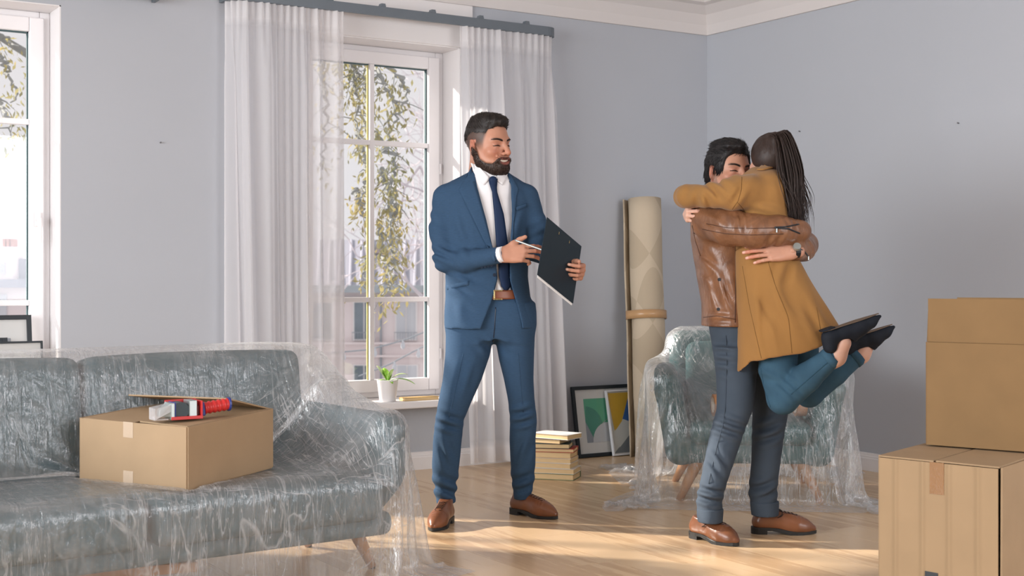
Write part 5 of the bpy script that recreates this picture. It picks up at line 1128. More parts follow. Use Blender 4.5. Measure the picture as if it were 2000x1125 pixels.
hL = hand(wLh, unit((0.5, -0.85, -0.2)), unit((0.85, 0.5, 0.0)), 0.98, skinA, None, -1, 0.03, thumb=(24, 20, 10), thumb_in=-0.1, fcurl=[(58, 62, 22), (60, 62, 24), (62, 62, 26), (64, 60, 28)])
coreA = core([[(p1(955, 345), 0.05), (p1(955, 400, 0.02), 0.07), (p1(952, 520, 0.02), 0.07), (p1(957, 610, 0.02), 0.07)], [(p1(915, 620), 0.05), (p1(880, 820, -0.02), 0.032), (p1(868, 970), 0.026)], [(p1(1004, 620), 0.05), (p1(1022, 820, 0.08), 0.032), (p1(1020, 960, 0.15), 0.026)], [(p1(885, 385), 0.025), (p1(872, 505, -0.05), 0.022), (p1(978, 498, -0.208), 0.018)], [(p1(1015, 385), 0.025), (p1(1052, 490, -0.01), 0.022), (wLh, 0.022)]])
v, f, c = join([hA, hR, hL, coreA])
bodyA = emit('body', v, f, m_skin, man, cam_space=True, smooth=True, attr=c)
emit('hair', hairA[0], hairA[1], m_hair, man, cam_space=True, smooth=True)['label'] = 'short dark hair faded at the sides'
for n_, v_, f_ in TA: emit(n_, v_, f_, m_brow, man, cam_space=True, smooth=True)
if teethA: emit('teeth', teethA[0], teethA[1], m_teeth, man, cam_space=True, smooth=True)
# trousers
pel = rows([(545, 884, 1030, 0.01, 0.105), (580, 878, 1036, 0.01, 0.115), (610, 874, 1042, 0.01, 0.12), (635, 876, 1040, 0.01, 0.118), (662, 896, 1022, 0.01, 0.10)], D)
lgl = rows([(595, 874, 958, 0.01, 0.105), (640, 871, 961, 0.01, 0.106), (690, 870, 958, 0.0, 0.098), (740, 865, 941, -0.01, 0.088), (780, 857, 923, -0.02, 0.078), (820, 850, 906, -0.025, 0.068), (860, 846, 902, -0.02, 0.066), (900, 844, 898, -0.015, 0.066), (930, 844, 895, -0.01, 0.062), (955, 848, 891, -0.01, 0.058), (982, 852, 889, -0.01, 0.055)], D)
lgr = rows([(595, 966, 1042, 0.02, 0.105), (640, 965, 1045, 0.02, 0.106), (700, 974, 1043, 0.04, 0.098), (740, 984, 1042, 0.055, 0.088), (780, 992, 1044, 0.07, 0.078), (820, 996, 1049, 0.08, 0.07), (860, 995, 1046, 0.10, 0.067), (900, 997, 1046, 0.12, 0.067), (930, 998, 1044, 0.135, 0.062), (950, 1001, 1042, 0.145, 0.058), (974, 1004, 1034, 0.15, 0.052)], D)
g = gridfor(pel + lgl + lgr, 0.05, 0.0052); g.stack(pel, 0.0, power=2.2); g.stack(lgl, 0.04, power=2.1); g.stack(lgr, 0.04, power=2.1)
for (px, py, dd, r, dr, lam, amp, ph) in ((876, 825, -0.08, (0.08, 0.1, 0.07), (0.25, 0, 1), 0.05, 0.007, 0.4), (1020, 815, 0.0, (0.08, 0.1, 0.08), (-0.25, 0, 1), 0.048, 0.007, 1.3), (870, 950, -0.03, (0.08, 0.09, 0.085), (0.3, 0.1, 1), 0.062, 0.011, 0.2), (1022, 940, 0.1, (0.07, 0.1, 0.08), (-0.2, 0.1, 1), 0.055, 0.009, 2.2),
                                    (965, 680, -0.1, (0.12, 0.1, 0.07), (1, 0, 0.8), 0.06, 0.005, 0.5), (872, 880, -0.05, (0.06, 0.08, 0.09), (1, 0, 0.35), 0.05, 0.005, 0.7), (1025, 880, 0.05, (0.06, 0.08, 0.09), (1, 0, -0.3), 0.05, 0.005, 2.0), (905, 740, -0.1, (0.1, 0.1, 0.1), (1, 0, -0.5), 0.07, 0.004, 0.0)):
    g.fold(p1(px, py, dd), r, dr, lam, amp * 1.6, ph)
v, f = g.mesh(2); tr_o = emit('trousers', v, f, m_suit, man, cam_space=True, smooth=True); bvT = bvh_of(v, f)
for pts in (((905, 690), (890, 760), (877, 815)), ((1012, 690), (1018, 760), (1022, 805))): curve_on(bvT, pts, 0.0016, 'crease', m_suit, tr_o, 0.0)
curve_on(bvT, ((968, 600), (966, 640), (963, 668)), 0.0022, 'fly_seam', m_button, tr_o, 0.0)
# shirt
sh = rows([(322, 925, 986, -0.01, 0.062), (342, 921, 990, 0.0, 0.075), (356, 900, 1010, 0.0, 0.085), (380, 885, 1018, 0.0, 0.098), (430, 880, 1020, 0.0, 0.108), (520, 882, 1022, 0.0, 0.102), (585, 888, 1026, 0.0, 0.110)], D)
g = gridfor(sh, 0.03, 0.005); g.stack(sh, 0); g.fold(p1(985, 555, -0.1), 0.09, (1, 0, 0.5), 0.04, 0.006)
v, f = g.mesh(2); shirt = emit('shirt', v, f, m_shirt, man, cam_space=True, smooth=True); bvS = bvh_of(v, f)
strip([(919, 318), (929, 343), (945, 362)], [(934, 323), (948, 338), (957, 349)], 10, 6, bvS, 0.006, 'collar', m_shirt, shirt, 0.004); strip([(990, 330), (990, 345), (981, 362)], [(977, 334), (972, 342), (966, 350)], 10, 6, bvS, 0.006, 'collar', m_shirt, shirt, 0.004)
tie = strip([(955, 350), (956, 363), (961, 372), (965, 420), (969, 480), (977, 560), (984, 566)], [(971, 350), (970, 363), (969, 372), (983, 420), (991, 480), (996, 560), (992, 566)], 26, 6, bvS, 0.010, 'necktie', m_tie, man, 0.005, 0.006)
kn = cast(bvS, 963, 357, 0.012); gk = Grid(kn - 0.04, kn + 0.04, 0.003); gk.cone(kn + (0, 0, 0.012), kn + (0.002, 0, -0.014), 0.0185, 0.010, 0, flat=((0, 1, 0), 0.7)); v, f = gk.mesh(2); emit('knot', v, f, m_tie, tie, cam_space=True, smooth=True)
bl = rows([(566, 886, 1026, 0.0, 0.120), (584, 886, 1026, 0.0, 0.121)], D); g = gridfor(bl, 0.03, 0.004); g.stack(bl, 0, power=2.2); v, f = g.mesh(1); belt = emit('belt', v, f, m_belt, man, cam_space=True, smooth=True); bvB = bvh_of(v, f)
q = cast(bvB, 974, 576, 0.004); MB().box(q + (-0.022, -0.004, -0.022), q + (0.016, 0.002, -0.016)).box(q + (-0.022, -0.004, 0.016), q + (0.016, 0.002, 0.022)).box(q + (-0.022, -0.004, -0.016), q + (-0.016, 0.002, 0.016)).out('buckle', m_buckle, belt, cam_space=True, bevel=0.001)
# jacket
jk = rows([(330, 928, 984, 0.02, 0.066), (342, 905, 1000, 0.02, 0.082), (352, 884, 1017, 0.015, 0.095), (364, 864, 1032, 0.01, 0.105), (385, 858, 1040, 0.0, 0.118), (430, 864, 1037, 0.0, 0.128), (480, 868, 1033, 0.0, 0.124), (540, 870, 1031, 0.0, 0.122), (580, 870, 1036, 0.0, 0.130), (610, 868, 1041, 0.0, 0.136), (641, 869, 1045, 0.0, 0.138)], D)
sR, eR, wR = p1(869, 386, 0.0), p1(869, 508, -0.05), p1(972, 499, -0.20); sL, eL, wL = p1(1029, 384, 0.0), p1(1050, 490, -0.0), p1(1102, 520, -0.065)
g = gridfor(jk, 0.05, 0.005, (sR - 0.09, eR - 0.09, wR - 0.07, sL + 0.08, eL + 0.08, wL + 0.06)); g.stack(jk, 0, power=2.25)
# opening at the front
v_open = [(924, 322), (932, 365), (950, 430), (969, 512), (972, 545), (960, 590), (940, 640), (940, 662), (1022, 662), (1019, 632), (1008, 590), (996, 548), (995, 505), (1001, 430), (998, 360), (988, 330), (985, 318)]
g.poly([(P(a, b, D - 0.1)[0], P(a, b, D - 0.1)[2]) for a, b in v_open], D - 0.3, D + 0.0, 's', 0.004)
for (px, py, dd, r, dr, lam, amp, ph) in ((905, 555, -0.1, (0.1, 0.1, 0.09), (0.6, 0, 1), 0.08, 0.009, 0.2), (1010, 440, -0.1, (0.07, 0.1, 0.1), (1, 0, -0.4), 0.06, 0.004, 0.8), (900, 450, -0.1, (0.06, 0.1, 0.1), (1, 0, 0.3), 0.06, 0.005, 1.0), (900, 610, -0.1, (0.09, 0.1, 0.06), (1, 0, 0.2), 0.09, 0.005, 1.0)): g.fold(p1(px, py, dd), r, dr, lam, amp, ph)
g.chain([(sR, 0.056), (p1(862, 450, -0.02), 0.053), (eR, 0.048), (p1(910, 509, -0.11), 0.047), (wR, 0.037)], k=0.022); g.chain([(sL, 0.054), (p1(1046, 440, 0.0), 0.05), (eL, 0.046), (p1(1078, 508, -0.035), 0.040), (wL, 0.034)], k=0.022)
for (px, py, dd, r, dr, lam, amp, ph) in ((868, 500, -0.05, (0.09, 0.1, 0.08), (0.5, 0.2, 1), 0.045, 0.012, 0.2), (915, 505, -0.12, (0.08, 0.08, 0.07), (1, 0, 0.5), 0.05, 0.006, 1.4), (858, 430, 0.0, (0.07, 0.09, 0.1), (0.4, 0, 1), 0.06, 0.008, 0.6), (1052, 450, 0, (0.06, 0.08, 0.09), (-0.5, 0, 1), 0.045, 0.007, 1.1), (868, 378, 0.0, (0.05, 0.08, 0.04), (1, 0, 0.6), 0.06, 0.003, 0.0)): g.fold(p1(px, py, dd), r, dr, lam, amp, ph)
v, f = g.mesh(2); jac = emit('jacket', v, f, m_suit, man, cam_space=True, smooth=True); bvJ = bvh_of(v, f)
strip([(921, 326), (928, 360), (946, 425), (968, 508)], [(911, 345), (896, 372), (903, 384), (966, 512)], 26, 7, bvJ, 0.004, 'lapel', m_suit, jac, 0.005)
strip([(989, 336), (999, 362), (1002, 430), (996, 500)], [(1000, 347), (1013, 372), (1008, 384), (998, 506)], 26, 7, bvJ, 0.004, 'lapel', m_suit, jac, 0.005)
strip([(873, 556), (915, 549)], [(874, 566), (916, 557)], 10, 3, bvJ, 0.003, 'pocket_flap', m_suit, jac, 0.004); strip([(1007, 405), (1028, 397)], [(1008, 412), (1029, 404)], 8, 3, bvJ, 0.003, 'breast_pocket', m_suit, jac, 0.004)
disc_on(bvJ, 966, 537, 0.0085, 'button', m_button, jac)
for i in range(4): disc_on(bvJ, 941 + 6.4 * i, 522 - 1.2 * i, 0.0058, 'cuff_button', m_button, jac, 0.003)
cu = MB().tube(W([wR - unit(wr - wR) * 0.01, wR + unit(wr - wR) * 0.030]), [0.036, 0.0345], 24, cap=True); cu.out('shirt_cuff', m_shirt, man, smooth=False)
MB().tube(W([wL - (0.01, 0, 0), wL + unit(wLh - wL) * 0.015]), [0.033, 0.030], 24).out('shirt_cuff', m_shirt, man)
oxford(np.array((-0.283, 6.035, 0)), np.array((-0.345, 5.76, 0)), man, loops=False); oxford(np.array((-0.008, 6.235, 0)), np.array((0.207, 6.055, 0)), man, loops=False)
# clipboard and pen
q = [P(1069, 424, 5.84), P(1136, 481, 5.965), P(1111, 590, 5.775), P(1050, 536, 5.65)]
q[2] = q[1] + q[3] - q[0]
nb = unit(np.cross(q[1] - q[0], q[3] - q[0])); nb = nb if nb[1] > 0 else -nb
cb = thing('clipboard', 'dark navy clipboard with white paper in the suited man\'s hand', 'clipboard', W(q[2])[0])
def board(qs, n0, n1, name, m, bevel=0.0, parent=None): return MB().hexa(W([a + nb * n0 for a in qs]), W([a + nb * n1 for a in qs])).out(name, m, parent or cb, bevel=bevel)
board(q, 0, 0.004, 'board', mat('clipboard_navy', C(24, 40, 50), 0.5, 0.4, var=0.05), 0.001)
e1, e2 = q[1] - q[0], q[3] - q[0]
pq = [q[0] + e1 * a + e2 * b for a, b in ((0.03, 0.04), (0.985, 0.05), (0.99, 1.03), (0.03, 1.03))]; board(pq, 0.0045, 0.007, 'paper', mat('paper', C(236, 234, 232), 0.8, var=0))
cq = [q[0] + e1 * a + e2 * b for a, b in ((0.22, -0.03), (0.78, -0.03), (0.74, 0.07), (0.26, 0.07))]; board(cq, 0.0075, 0.02, 'clip', m_steel, 0.003)
for a in (0.36, 0.66): c_ = q[0] + e1 * a + e2 * 0.10; rr = [c_ + e1 * s1 + e2 * s2 for s1, s2 in ((-0.006, -0.025), (0.006, -0.025), (0.006, 0.025), (-0.006, 0.025))]; board(rr, -0.001, 0.0, 'rivet', m_buckle)
pn = thing('pen', 'silver pen held between the suited man\'s fingers', 'pen', W(P(1032, 486, 5.72))[0])
pa, pb = P(1006, 469, 5.80), P(1064, 490, 5.745)
MB().tube(W([pa, pa + (pb - pa) * 0.05, pb - (pb - pa) * 0.12, pb]), [0.003, 0.0042, 0.0042, 0.0012], 10).out('barrel', m_steel, pn, smooth=True); MB().tube(W([pa + (0, -0.006, 0.002), pa + (pb - pa) * 0.3 + (0, -0.006, 0.002)]), 0.0012, 6).out('clip', m_steel, pn)

# ================================================================== man in the leather jacket
D = 5.80
p2 = lambda px, py, dd=0.0: P(px, py, D + dd)
man2 = thing('person', 'man in a brown leather jacket lifting and hugging the woman in the camel coat', 'person', W(floor_at(1450, 1050))[0])
skinB = (192, 142, 118)
hB, hairB, TB, teethB = head(p2(1424, 333, 0.0), 27, 3, 3, 1.04, skinB, 0, 0.5, 0.3, (40, 30, 26), dict(kind='full', tn=2600, tl=0.03, comb=lambda p_: np.array((-0.4, 0.9, 0.1)) if p_[2] > 0.06 else np.array((0.0, 0.5, -0.9)), side=0.009, back=0.010, top=0.014, line=line_full, extra=[((-0.02, -0.05, 0.098), (0.055, 0.045, 0.024), 0.02), ((0.0, 0.02, 0.10), (0.068, 0.075, 0.028), 0.02), ((0, 0.085, -0.02), (0.06, 0.035, 0.055), 0.02)]))
wB = p2(1546, 491, -0.335)
hB2 = hand(wB, unit((-1, -0.06, -0.04)), unit((-0.05, -0.95, 0.3)), 1.0, skinB, None, -1, 0.05, thumb=(42, 10, 10), thumb_in=-0.2, fcurl=[(10, 14, 10), (8, 14, 10), (8, 14, 10), (10, 16, 12)])
coreB = core([[(p2(1420, 385), 0.05), (p2(1415, 440, 0.04), 0.07), (p2(1420, 560, 0.03), 0.07), (p2(1432, 640, 0.03), 0.07)], [(p2(1436, 660, -0.06), 0.045), (p2(1424, 840, -0.14), 0.03), (p2(1386, 1010, -0.25), 0.026)], [(p2(1480, 660, 0.06), 0.045), (p2(1500, 850, 0.0), 0.03), (p2(1493, 995, -0.08), 0.026)], [(p2(1470, 460, 0.15), 0.025), (p2(1568, 472, -0.1), 0.024), (wB, 0.025)]])
v, f, c = join([hB, hB2, coreB]); emit('body', v, f, m_skin, man2, cam_space=True, smooth=True, attr=c)
emit('hair', hairB[0], hairB[1], m_hair2, man2, cam_space=True, smooth=True)['label'] = 'thick black hair swept back'
for n_, v_, f_ in TB: emit(n_, v_, f_, m_brow, man2, cam_space=True, smooth=True)
pel = rows([(600, 1384, 1478, 0.0, 0.16), (640, 1386, 1495, 0.0, 0.165), (690, 1394, 1520, 0.0, 0.16), (715, 1398, 1525, 0.0, 0.14)], D)
lgn = rows([(680, 1395, 1478, -0.08, 0.095), (720, 1398, 1478, -0.09, 0.095), (760, 1400, 1475, -0.10, 0.09), (800, 1400, 1470, -0.12, 0.085), (835, 1390, 1456, -0.14, 0.078), (870, 1382, 1444, -0.16, 0.075), (900, 1376, 1434, -0.18, 0.072), (940, 1368, 1420, -0.21, 0.068), (975, 1360, 1411, -0.23, 0.064), (1004, 1362, 1410, -0.25, 0.06)], D)
lgf = rows([(680, 1440, 1530, 0.07, 0.09), (760, 1462, 1541, 0.05, 0.09), (800, 1470, 1540, 0.03, 0.084), (850, 1469, 1531, 0.0, 0.076), (900, 1468, 1524, -0.03, 0.07), (940, 1464, 1519, -0.05, 0.066), (965, 1462, 1518, -0.07, 0.062), (990, 1468, 1517, -0.08, 0.06)], D)
g = gridfor(pel + lgn + lgf, 0.05, 0.0055); g.stack(pel, 0, power=2.2); g.stack(lgn, 0.04); g.stack(lgf, 0.04)
for (px, py, dd, r, dr, lam, amp, ph) in ((1420, 835, -0.2, (0.1, 0.1, 0.07), (0.3, 0, 1), 0.046, 0.009, 0.4), (1500, 845, -0.05, (0.08, 0.1, 0.08), (-0.4, 0, 1), 0.05, 0.009, 1.0), (1385, 968, -0.28, (0.08, 0.1, 0.06), (0.2, 0, 1), 0.044, 0.012, 0.9), (1492, 955, -0.1, (0.08, 0.1, 0.06), (-0.3, 0, 1), 0.046, 0.010, 1.9), (1410, 700, -0.16, (0.06, 0.1, 0.1), (0.1, 0, 1), 0.045, 0.006, 0.3), (1400, 905, -0.24, (0.07, 0.1, 0.08), (0.9, 0, 0.6), 0.055, 0.006, 0.3)): g.fold(p2(px, py, dd), r, dr, lam, amp * 1.5, ph)
v, f = g.mesh(2); tro = emit('trousers', v, f, m_slate, man2, cam_space=True, smooth=True); bvT = bvh_of(v, f)
curve_on(bvT, ((1418, 655), (1419, 720), (1417, 790), (1412, 830), (1398, 880), (1384, 945)), 0.0018, 'side_seam', m_slate, tro, 0.001); pass
for tb, nm in ((rows([(992, 1361, 1413, -0.24, 0.069), (1006, 1361, 1412, -0.25, 0.068), (1019, 1363, 1411, -0.255, 0.066)], D), 0), (rows([(978, 1465, 1521, -0.075, 0.067), (992, 1466, 1521, -0.08, 0.067), (1006, 1468, 1520, -0.085, 0.065)], D), 1)):
    g = gridfor(tb, 0.04, 0.0045); g.stack(tb, 0); v, f = g.mesh(2); emit('rolled_cuff', v, f, m_slate, tro, cam_space=True, smooth=True)
# leather jacket
jk = rows([(382, 1385, 1447, 0.02, 0.09), (393, 1370, 1455, 0.02, 0.14), (408, 1358, 1466, 0.02, 0.185), (430, 1350, 1476, 0.02, 0.205), (465, 1350, 1480, 0.02, 0.20), (505, 1356, 1480, 0.02, 0.19), (545, 1363, 1478, 0.0, 0.18), (590, 1371, 1476, 0.0, 0.18), (612, 1372, 1476, 0.0, 0.182), (636, 1371, 1476, 0.0, 0.184)], D)
g = gridfor(jk, 0.06, 0.0055, (p2(1590, 440, -0.45), p2(1600, 520, 0.3))); g.stack(jk, 0, power=2.15)
for (px, py, dd, r, dr, lam, amp, ph) in ((1375, 520, -0.1, (0.07, 0.15, 0.1), (0.8, 0, 0.7), 0.055, 0.008, 0.2), (1410, 570, -0.15, (0.08, 0.12, 0.1), (1, 0, 0.25), 0.05, 0.007, 1.1), (1365, 460, -0.1, (0.05, 0.15, 0.07), (0.6, 0, 1), 0.05, 0.006, 2.0), (1400, 620, -0.15, (0.08, 0.12, 0.04), (0, 0, 1), 0.045, 0.006, 0.6)): g.fold(p2(px, py, dd), r, dr, lam, amp, ph)
armN = [(p2(1384, 432, -0.14), 0.078), (p2(1425, 444, -0.26), 0.074), (p2(1474, 452, -0.345), 0.066), (p2(1520, 450, -0.345), 0.058), (p2(1562, 452, -0.31), 0.048)]
g.chain(armN, k=0.03)
armF = [(p2(1450, 435, 0.16), 0.065), (p2(1540, 462, 0.10), 0.06), (p2(1572, 478, -0.06), 0.052), (p2(1569, 487, -0.22), 0.046), (p2(1553, 490, -0.31), 0.041)]
g.chain(armF, k=0.025)
for (px, py, dd, r, dr, lam, amp, ph) in ((1450, 430, -0.36, (0.07, 0.1, 0.06), (1, 0, -0.1), 0.026, 0.0055, 0.2), (1400, 440, -0.25, (0.08, 0.1, 0.07), (0.7, 0, 0.7), 0.05, 0.008, 0.6), (1510, 470, -0.36, (0.09, 0.1, 0.05), (1, 0, -0.5), 0.034, 0.005, 1.7), (1570, 485, -0.2, (0.06, 0.12, 0.06), (1, 0.3, 0.5), 0.03, 0.005, 0.0), (1540, 440, -0.36, (0.06, 0.1, 0.05), (1, 0, 0.4), 0.03, 0.004, 0.4)): g.fold(p2(px, py, dd), r, dr, lam, amp, ph)
v, f = g.mesh(2, 0.45); lj = emit('leather_jacket', v, f, m_leather, man2, cam_space=True, smooth=True); bvJ = bvh_of(v, f)
m_zip = mat('dark_zip', C(24, 28, 34), 0.4, 0.5, var=0); m_seamb = mat('leather_seam', C(74, 46, 32), 0.5, var=0)
for pts in (((1380, 437), (1420, 445), (1470, 446), (1515, 445)), ((1372, 448), (1420, 457), (1470, 459), (1530, 457)), ((1352, 440), (1358, 470), (1368, 500)), ((1436, 480), (1437, 540), (1436, 600), (1436, 630)), ((1374, 620), (1400, 617), (1437, 624))): curve_on(bvJ, pts, 0.0016, 'seam', m_seamb, lj, 0.001)
for pts in (((1513, 444), (1535, 443), (1560, 438)), ((1513, 445), (1540, 447), (1562, 456)), ((1552, 482), (1570, 490), (1578, 500))): curve_on(bvJ, pts, 0.0035, 'zip', m_zip, lj, 0.001)
for px, py in ((1517, 449), (1579, 503)):
    q = cast(bvJ, px, py, 0.004)
    if q is not None: MB().box(q + (-0.0025, -0.003, -0.011), q + (0.0025, 0.001, 0.006)).out('zip_puller', m_steel, lj, cam_space=True, bevel=0.001)
for px, py in ((1405, 546), (1403, 604)): disc_on(bvJ, px, py, 0.0075, 'press_stud', m_zip, lj)
wt = MB(); wa = wB + np.array((0.012, 0.008, 0.002)); wdir = unit((1, 0.25, 0.03)); wt.tube(W([wa - wdir * 0.004, wa + wdir * 0.016]), [0.0315, 0.0325], 24); w_o = wt.out('wristwatch', mat('watch_strap', C(26, 28, 32), 0.4, var=0), man2)
MB().tube(W([wa + wdir * 0.006 + (0, -0.026, 0.014), wa + wdir * 0.006 + (0, -0.036, 0.02)]), [0.0165, 0.0155], 20).out('watch_case', m_steel, w_o)
oxford(np.array((0.760, 5.665, 0)), np.array((0.926, 5.445, 0)), man2, width=0.104, tall=0.085); oxford(floor_at(1465, 1041), floor_at(1594, 1043), man2, width=0.1, loops=True)

# ================================================================== woman in the camel coat
D = 5.62
p3 = lambda px, py, dd=0.0: P(px, py, D + dd)
wom = thing('person', 'woman in a camel coat with a dark ponytail lifted off the floor in an embrace', 'person', W(np.array((*p3(1510, 700)[:2], 0.52)))[0])
skinC = (212, 168, 148)
hC, hairC, TC, _t = head(p3(1503, 316, 0.04), -168, -4, 6, 0.97, skinC, 0, 0, 0.2, (50, 38, 32), dict(kind='none', side=0.010, back=0.010, top=0.010, line=line_wom, extra=[((0, 0.05, 0.01), (0.078, 0.058, 0.075), 0.03), ((0.01, 0.07, 0.095), (0.032, 0.035, 0.03), 0.03)]), ears=False)
wC = p3(1343, 419, 0.115)
hC2 = hand(wC, unit((-0.12, -0.97, 0.0)), unit((-0.95, 0.12, 0.06)), 0.92, skinC, None, 1, 0.09, thumb=(48, 20, 20), thumb_in=0.5, fcurl=[(60, 40, 12), (60, 42, 14), (60, 44, 14), (62, 44, 16)])
ankN, ankF = (p3(1634, 697, -0.17), p3(1648, 670, -0.192)), (p3(1682, 692, 0.12), p3(1692, 676, 0.115))
coreC = core([[(p3(1492, 350, 0.06), 0.045), (p3(1488, 420, 0.03), 0.07), (p3(1500, 540, 0.02), 0.07), (p3(1530, 640, 0.02), 0.07)], [(p3(1526, 650, -0.02), 0.05), (p3(1529, 772, -0.05), 0.04), (ankN[0], 0.034), (ankN[1], 0.031)], [(p3(1556, 650, 0.1), 0.05), (p3(1580, 766, 0.12), 0.04), (ankF[0], 0.034), (ankF[1], 0.031)], [(p3(1470, 372, -0.1), 0.03), (p3(1345, 384, 0.0), 0.03), (p3(1385, 385, 0.32), 0.025)], [(p3(1440, 415, 0.36), 0.025), (p3(1365, 418, 0.33), 0.024), (wC, 0.022)]], skin=skinC, h=0.006)
v, f, c = join([hC, hC2, coreC]); emit('body', v, f, m_skin, wom, cam_space=True, smooth=True, attr=c)
emit('hair', hairC[0], hairC[1], m_hairw, wom, cam_space=True, smooth=True)['label'] = 'dark hair pulled back over the head'
# ponytail of tapering locks
mb = MB(); r = np.random.default_rng(11)
root_p = p3(1506, 268, 0.0)
for i in range(900):
    t0 = r.uniform(0, 1); side = float(np.clip(r.normal(0, 0.9), -1.6, 1.7)); dpt = r.normal(0, 1)
    end = (1556 + side * 9 + (r.uniform(0, 26) if r.random() < 0.14 else 0), r.uniform(405, 462)); mid1 = (1527 + side * 9, 264 + r.uniform(0, 10) - side * 4); mid2 = (1543 + side * 15, 335 + side * -4)
    ctl = [p3(1507 + side * 3, 266 + r.uniform(-5, 8), -0.01 + dpt * 0.010), p3(*mid1, -0.03 + dpt * 0.024), p3(*mid2, -0.05 + dpt * 0.03), p3(end[0] - 6 + r.normal(0, 2), (end[1] + mid2[1]) / 2 + 10, -0.06 + dpt * 0.03), p3(end[0] + r.normal(0, 4), end[1], -0.06 + dpt * 0.026)]
    ctl = np.array(ctl); tt = np.linspace(0, 4, 20); k = np.minimum(tt.astype(int), 3); u = tt - k
    ext = np.vstack([2 * ctl[0] - ctl[1], ctl, 2 * ctl[-1] - ctl[-2]])
    pth = np.array([0.5 * (2 * ext[a + 1] + (ext[a + 2] - ext[a]) * w_ + (2 * ext[a] - 5 * ext[a + 1] + 4 * ext[a + 2] - ext[a + 3]) * w_ ** 2 + (3 * ext[a + 1] - ext[a] - 3 * ext[a + 2] + ext[a + 3]) * w_ ** 3) for a, w_ in zip(k, u)])
    mb.tube(pth, 0.0018 * np.interp(np.linspace(0, 1, 20), [0, 0.15, 0.6, 1], [0.8, 1, 0.9, 0.08]) * r.uniform(0.7, 1.3), 4)
mb.tube([p3(1500, 268, 0.0), p3(1522, 270, -0.03), p3(1540, 330, -0.045), p3(1553, 390, -0.05), p3(1560, 430, -0.05)], [0.02, 0.034, 0.036, 0.026, 0.006], 14)
emit('ponytail', mb.v, mb.f, m_hairw, wom, cam_space=True, smooth=True)
# coat
ct = rows([(327, 1470, 1512, 0.04, 0.06), (334, 1458, 1522, 0.03, 0.10), (345, 1447, 1529, 0.02, 0.135), (370, 1440, 1534, 0.0, 0.15), (410, 1434, 1537, 0.0, 0.15), (450, 1436, 1543, 0.0, 0.145), (480, 1437, 1549, 0.0, 0.142), (510, 1437, 1560, 0.0, 0.148), (540, 1437, 1576, 0.0, 0.155), (575, 1438, 1597, 0.0, 0.165), (610, 1440, 1619, 0.0, 0.172), (645, 1442, 1642, 0.0, 0.178), (700, 1441, 1660, 0.0, 0.18), (745, 1438, 1668, 0.0, 0.18)], D)
g = gridfor(ct, 0.06, 0.0055, (p3(1312, 350, -0.25), p3(1330, 430, 0.45))); g.stack(ct, 0, power=2.3)
ln = lambda a, b: (P(a[0], a[1], D - 0.1), P(b[0], b[1], D - 0.1))
hem = [(1470, 707), (1500, 699), (1560, 689), (1600, 676), (1640, 643), (1700, 600)]
g.poly([(P(a, b, D - 0.12)[0], P(a, b, D - 0.12)[2]) for a, b in [(1400, 745), (1445, 739), (1456, 722)] + hem + [(1720, 780), (1400, 780)]], D - 0.6, D + 0.6, 's', 0.004)
for (px, py, dd, r_, dr, lam, amp, ph) in ((1520, 600, -0.15, (0.2, 0.15, 0.2), (1, 0, 0.35), 0.13, 0.012, 0.5), (1590, 620, -0.1, (0.1, 0.2, 0.1), (1, 0, 0.5), 0.08, 0.010, 0.5), (1480, 640, -0.15, (0.09, 0.15, 0.2), (1, 0, 0.05), 0.07, 0.008, 1.2), (1485, 410, -0.13, (0.1, 0.1, 0.06), (0.2, 0, 1), 0.06, 0.006, 0.3), (1530, 530, -0.15, (0.08, 0.15, 0.08), (1, 0, -0.2), 0.06, 0.009, 2.0)): g.fold(p3(px, py, dd), r_, dr, lam, amp, ph)
arm1 = [(p3(1462, 374, -0.10), 0.072), (p3(1432, 379, -0.12), 0.066), (p3(1388, 382, -0.08), 0.048), (p3(1345, 383, 0.0), 0.047), (p3(1338, 384, 0.12), 0.046), (p3(1372, 383, 0.34), 0.042)]
g.chain(arm1, k=0.02); g.cone(p3(1436, 350, -0.12), p3(1452, 366, -0.13), 0.012, 0.05, 0.03)
g.chain([(p3(1470, 400, 0.16), 0.06), (p3(1410, 412, 0.38), 0.045), (p3(1368, 418, 0.34), 0.036)], k=0.02)
for (px, py, dd, r_, dr, lam, amp, ph) in ((1400, 372, -0.1, (0.09, 0.12, 0.06), (1, 0, 0.8), 0.05, 0.013, 0.6), (1350, 380, 0, (0.07, 0.12, 0.06), (1, 0, -0.6), 0.05, 0.006, 1.0), (1440, 385, -0.15, (0.06, 0.1, 0.07), (0.8, 0, -0.7), 0.055, 0.010, 0.0), (1375, 392, -0.1, (0.07, 0.1, 0.05), (1, 0, 0.3), 0.04, 0.008, 2.0)): g.fold(p3(px, py, dd), r_, dr, lam, amp, ph)
v, f = g.mesh(2, 0.45); coat = emit('coat', v, f, m_coat, wom, cam_space=True, smooth=True); bvC = bvh_of(v, f)
m_seamc = mat('coat_seam', C(104, 72, 34), 0.9, var=0)
for pts in (((1449, 346), (1448, 370), (1442, 392), (1428, 412)), ((1440, 395), (1452, 408), (1459, 425)), ((1497, 500), (1515, 560), (1540, 620), (1547, 690)), ((1450, 520), (1464, 600), (1487, 700)), ((1595, 600), (1602, 640), (1606, 668))): curve_on(bvC, pts, 0.0009, 'seam', m_seamc, coat, 0.0006)
strip([(1478, 334), (1490, 323), (1504, 321)], [(1490, 334), (1502, 331), (1512, 329)], 10, 5, bvC, 0.008, 'collar', m_coat, coat, 0.006)
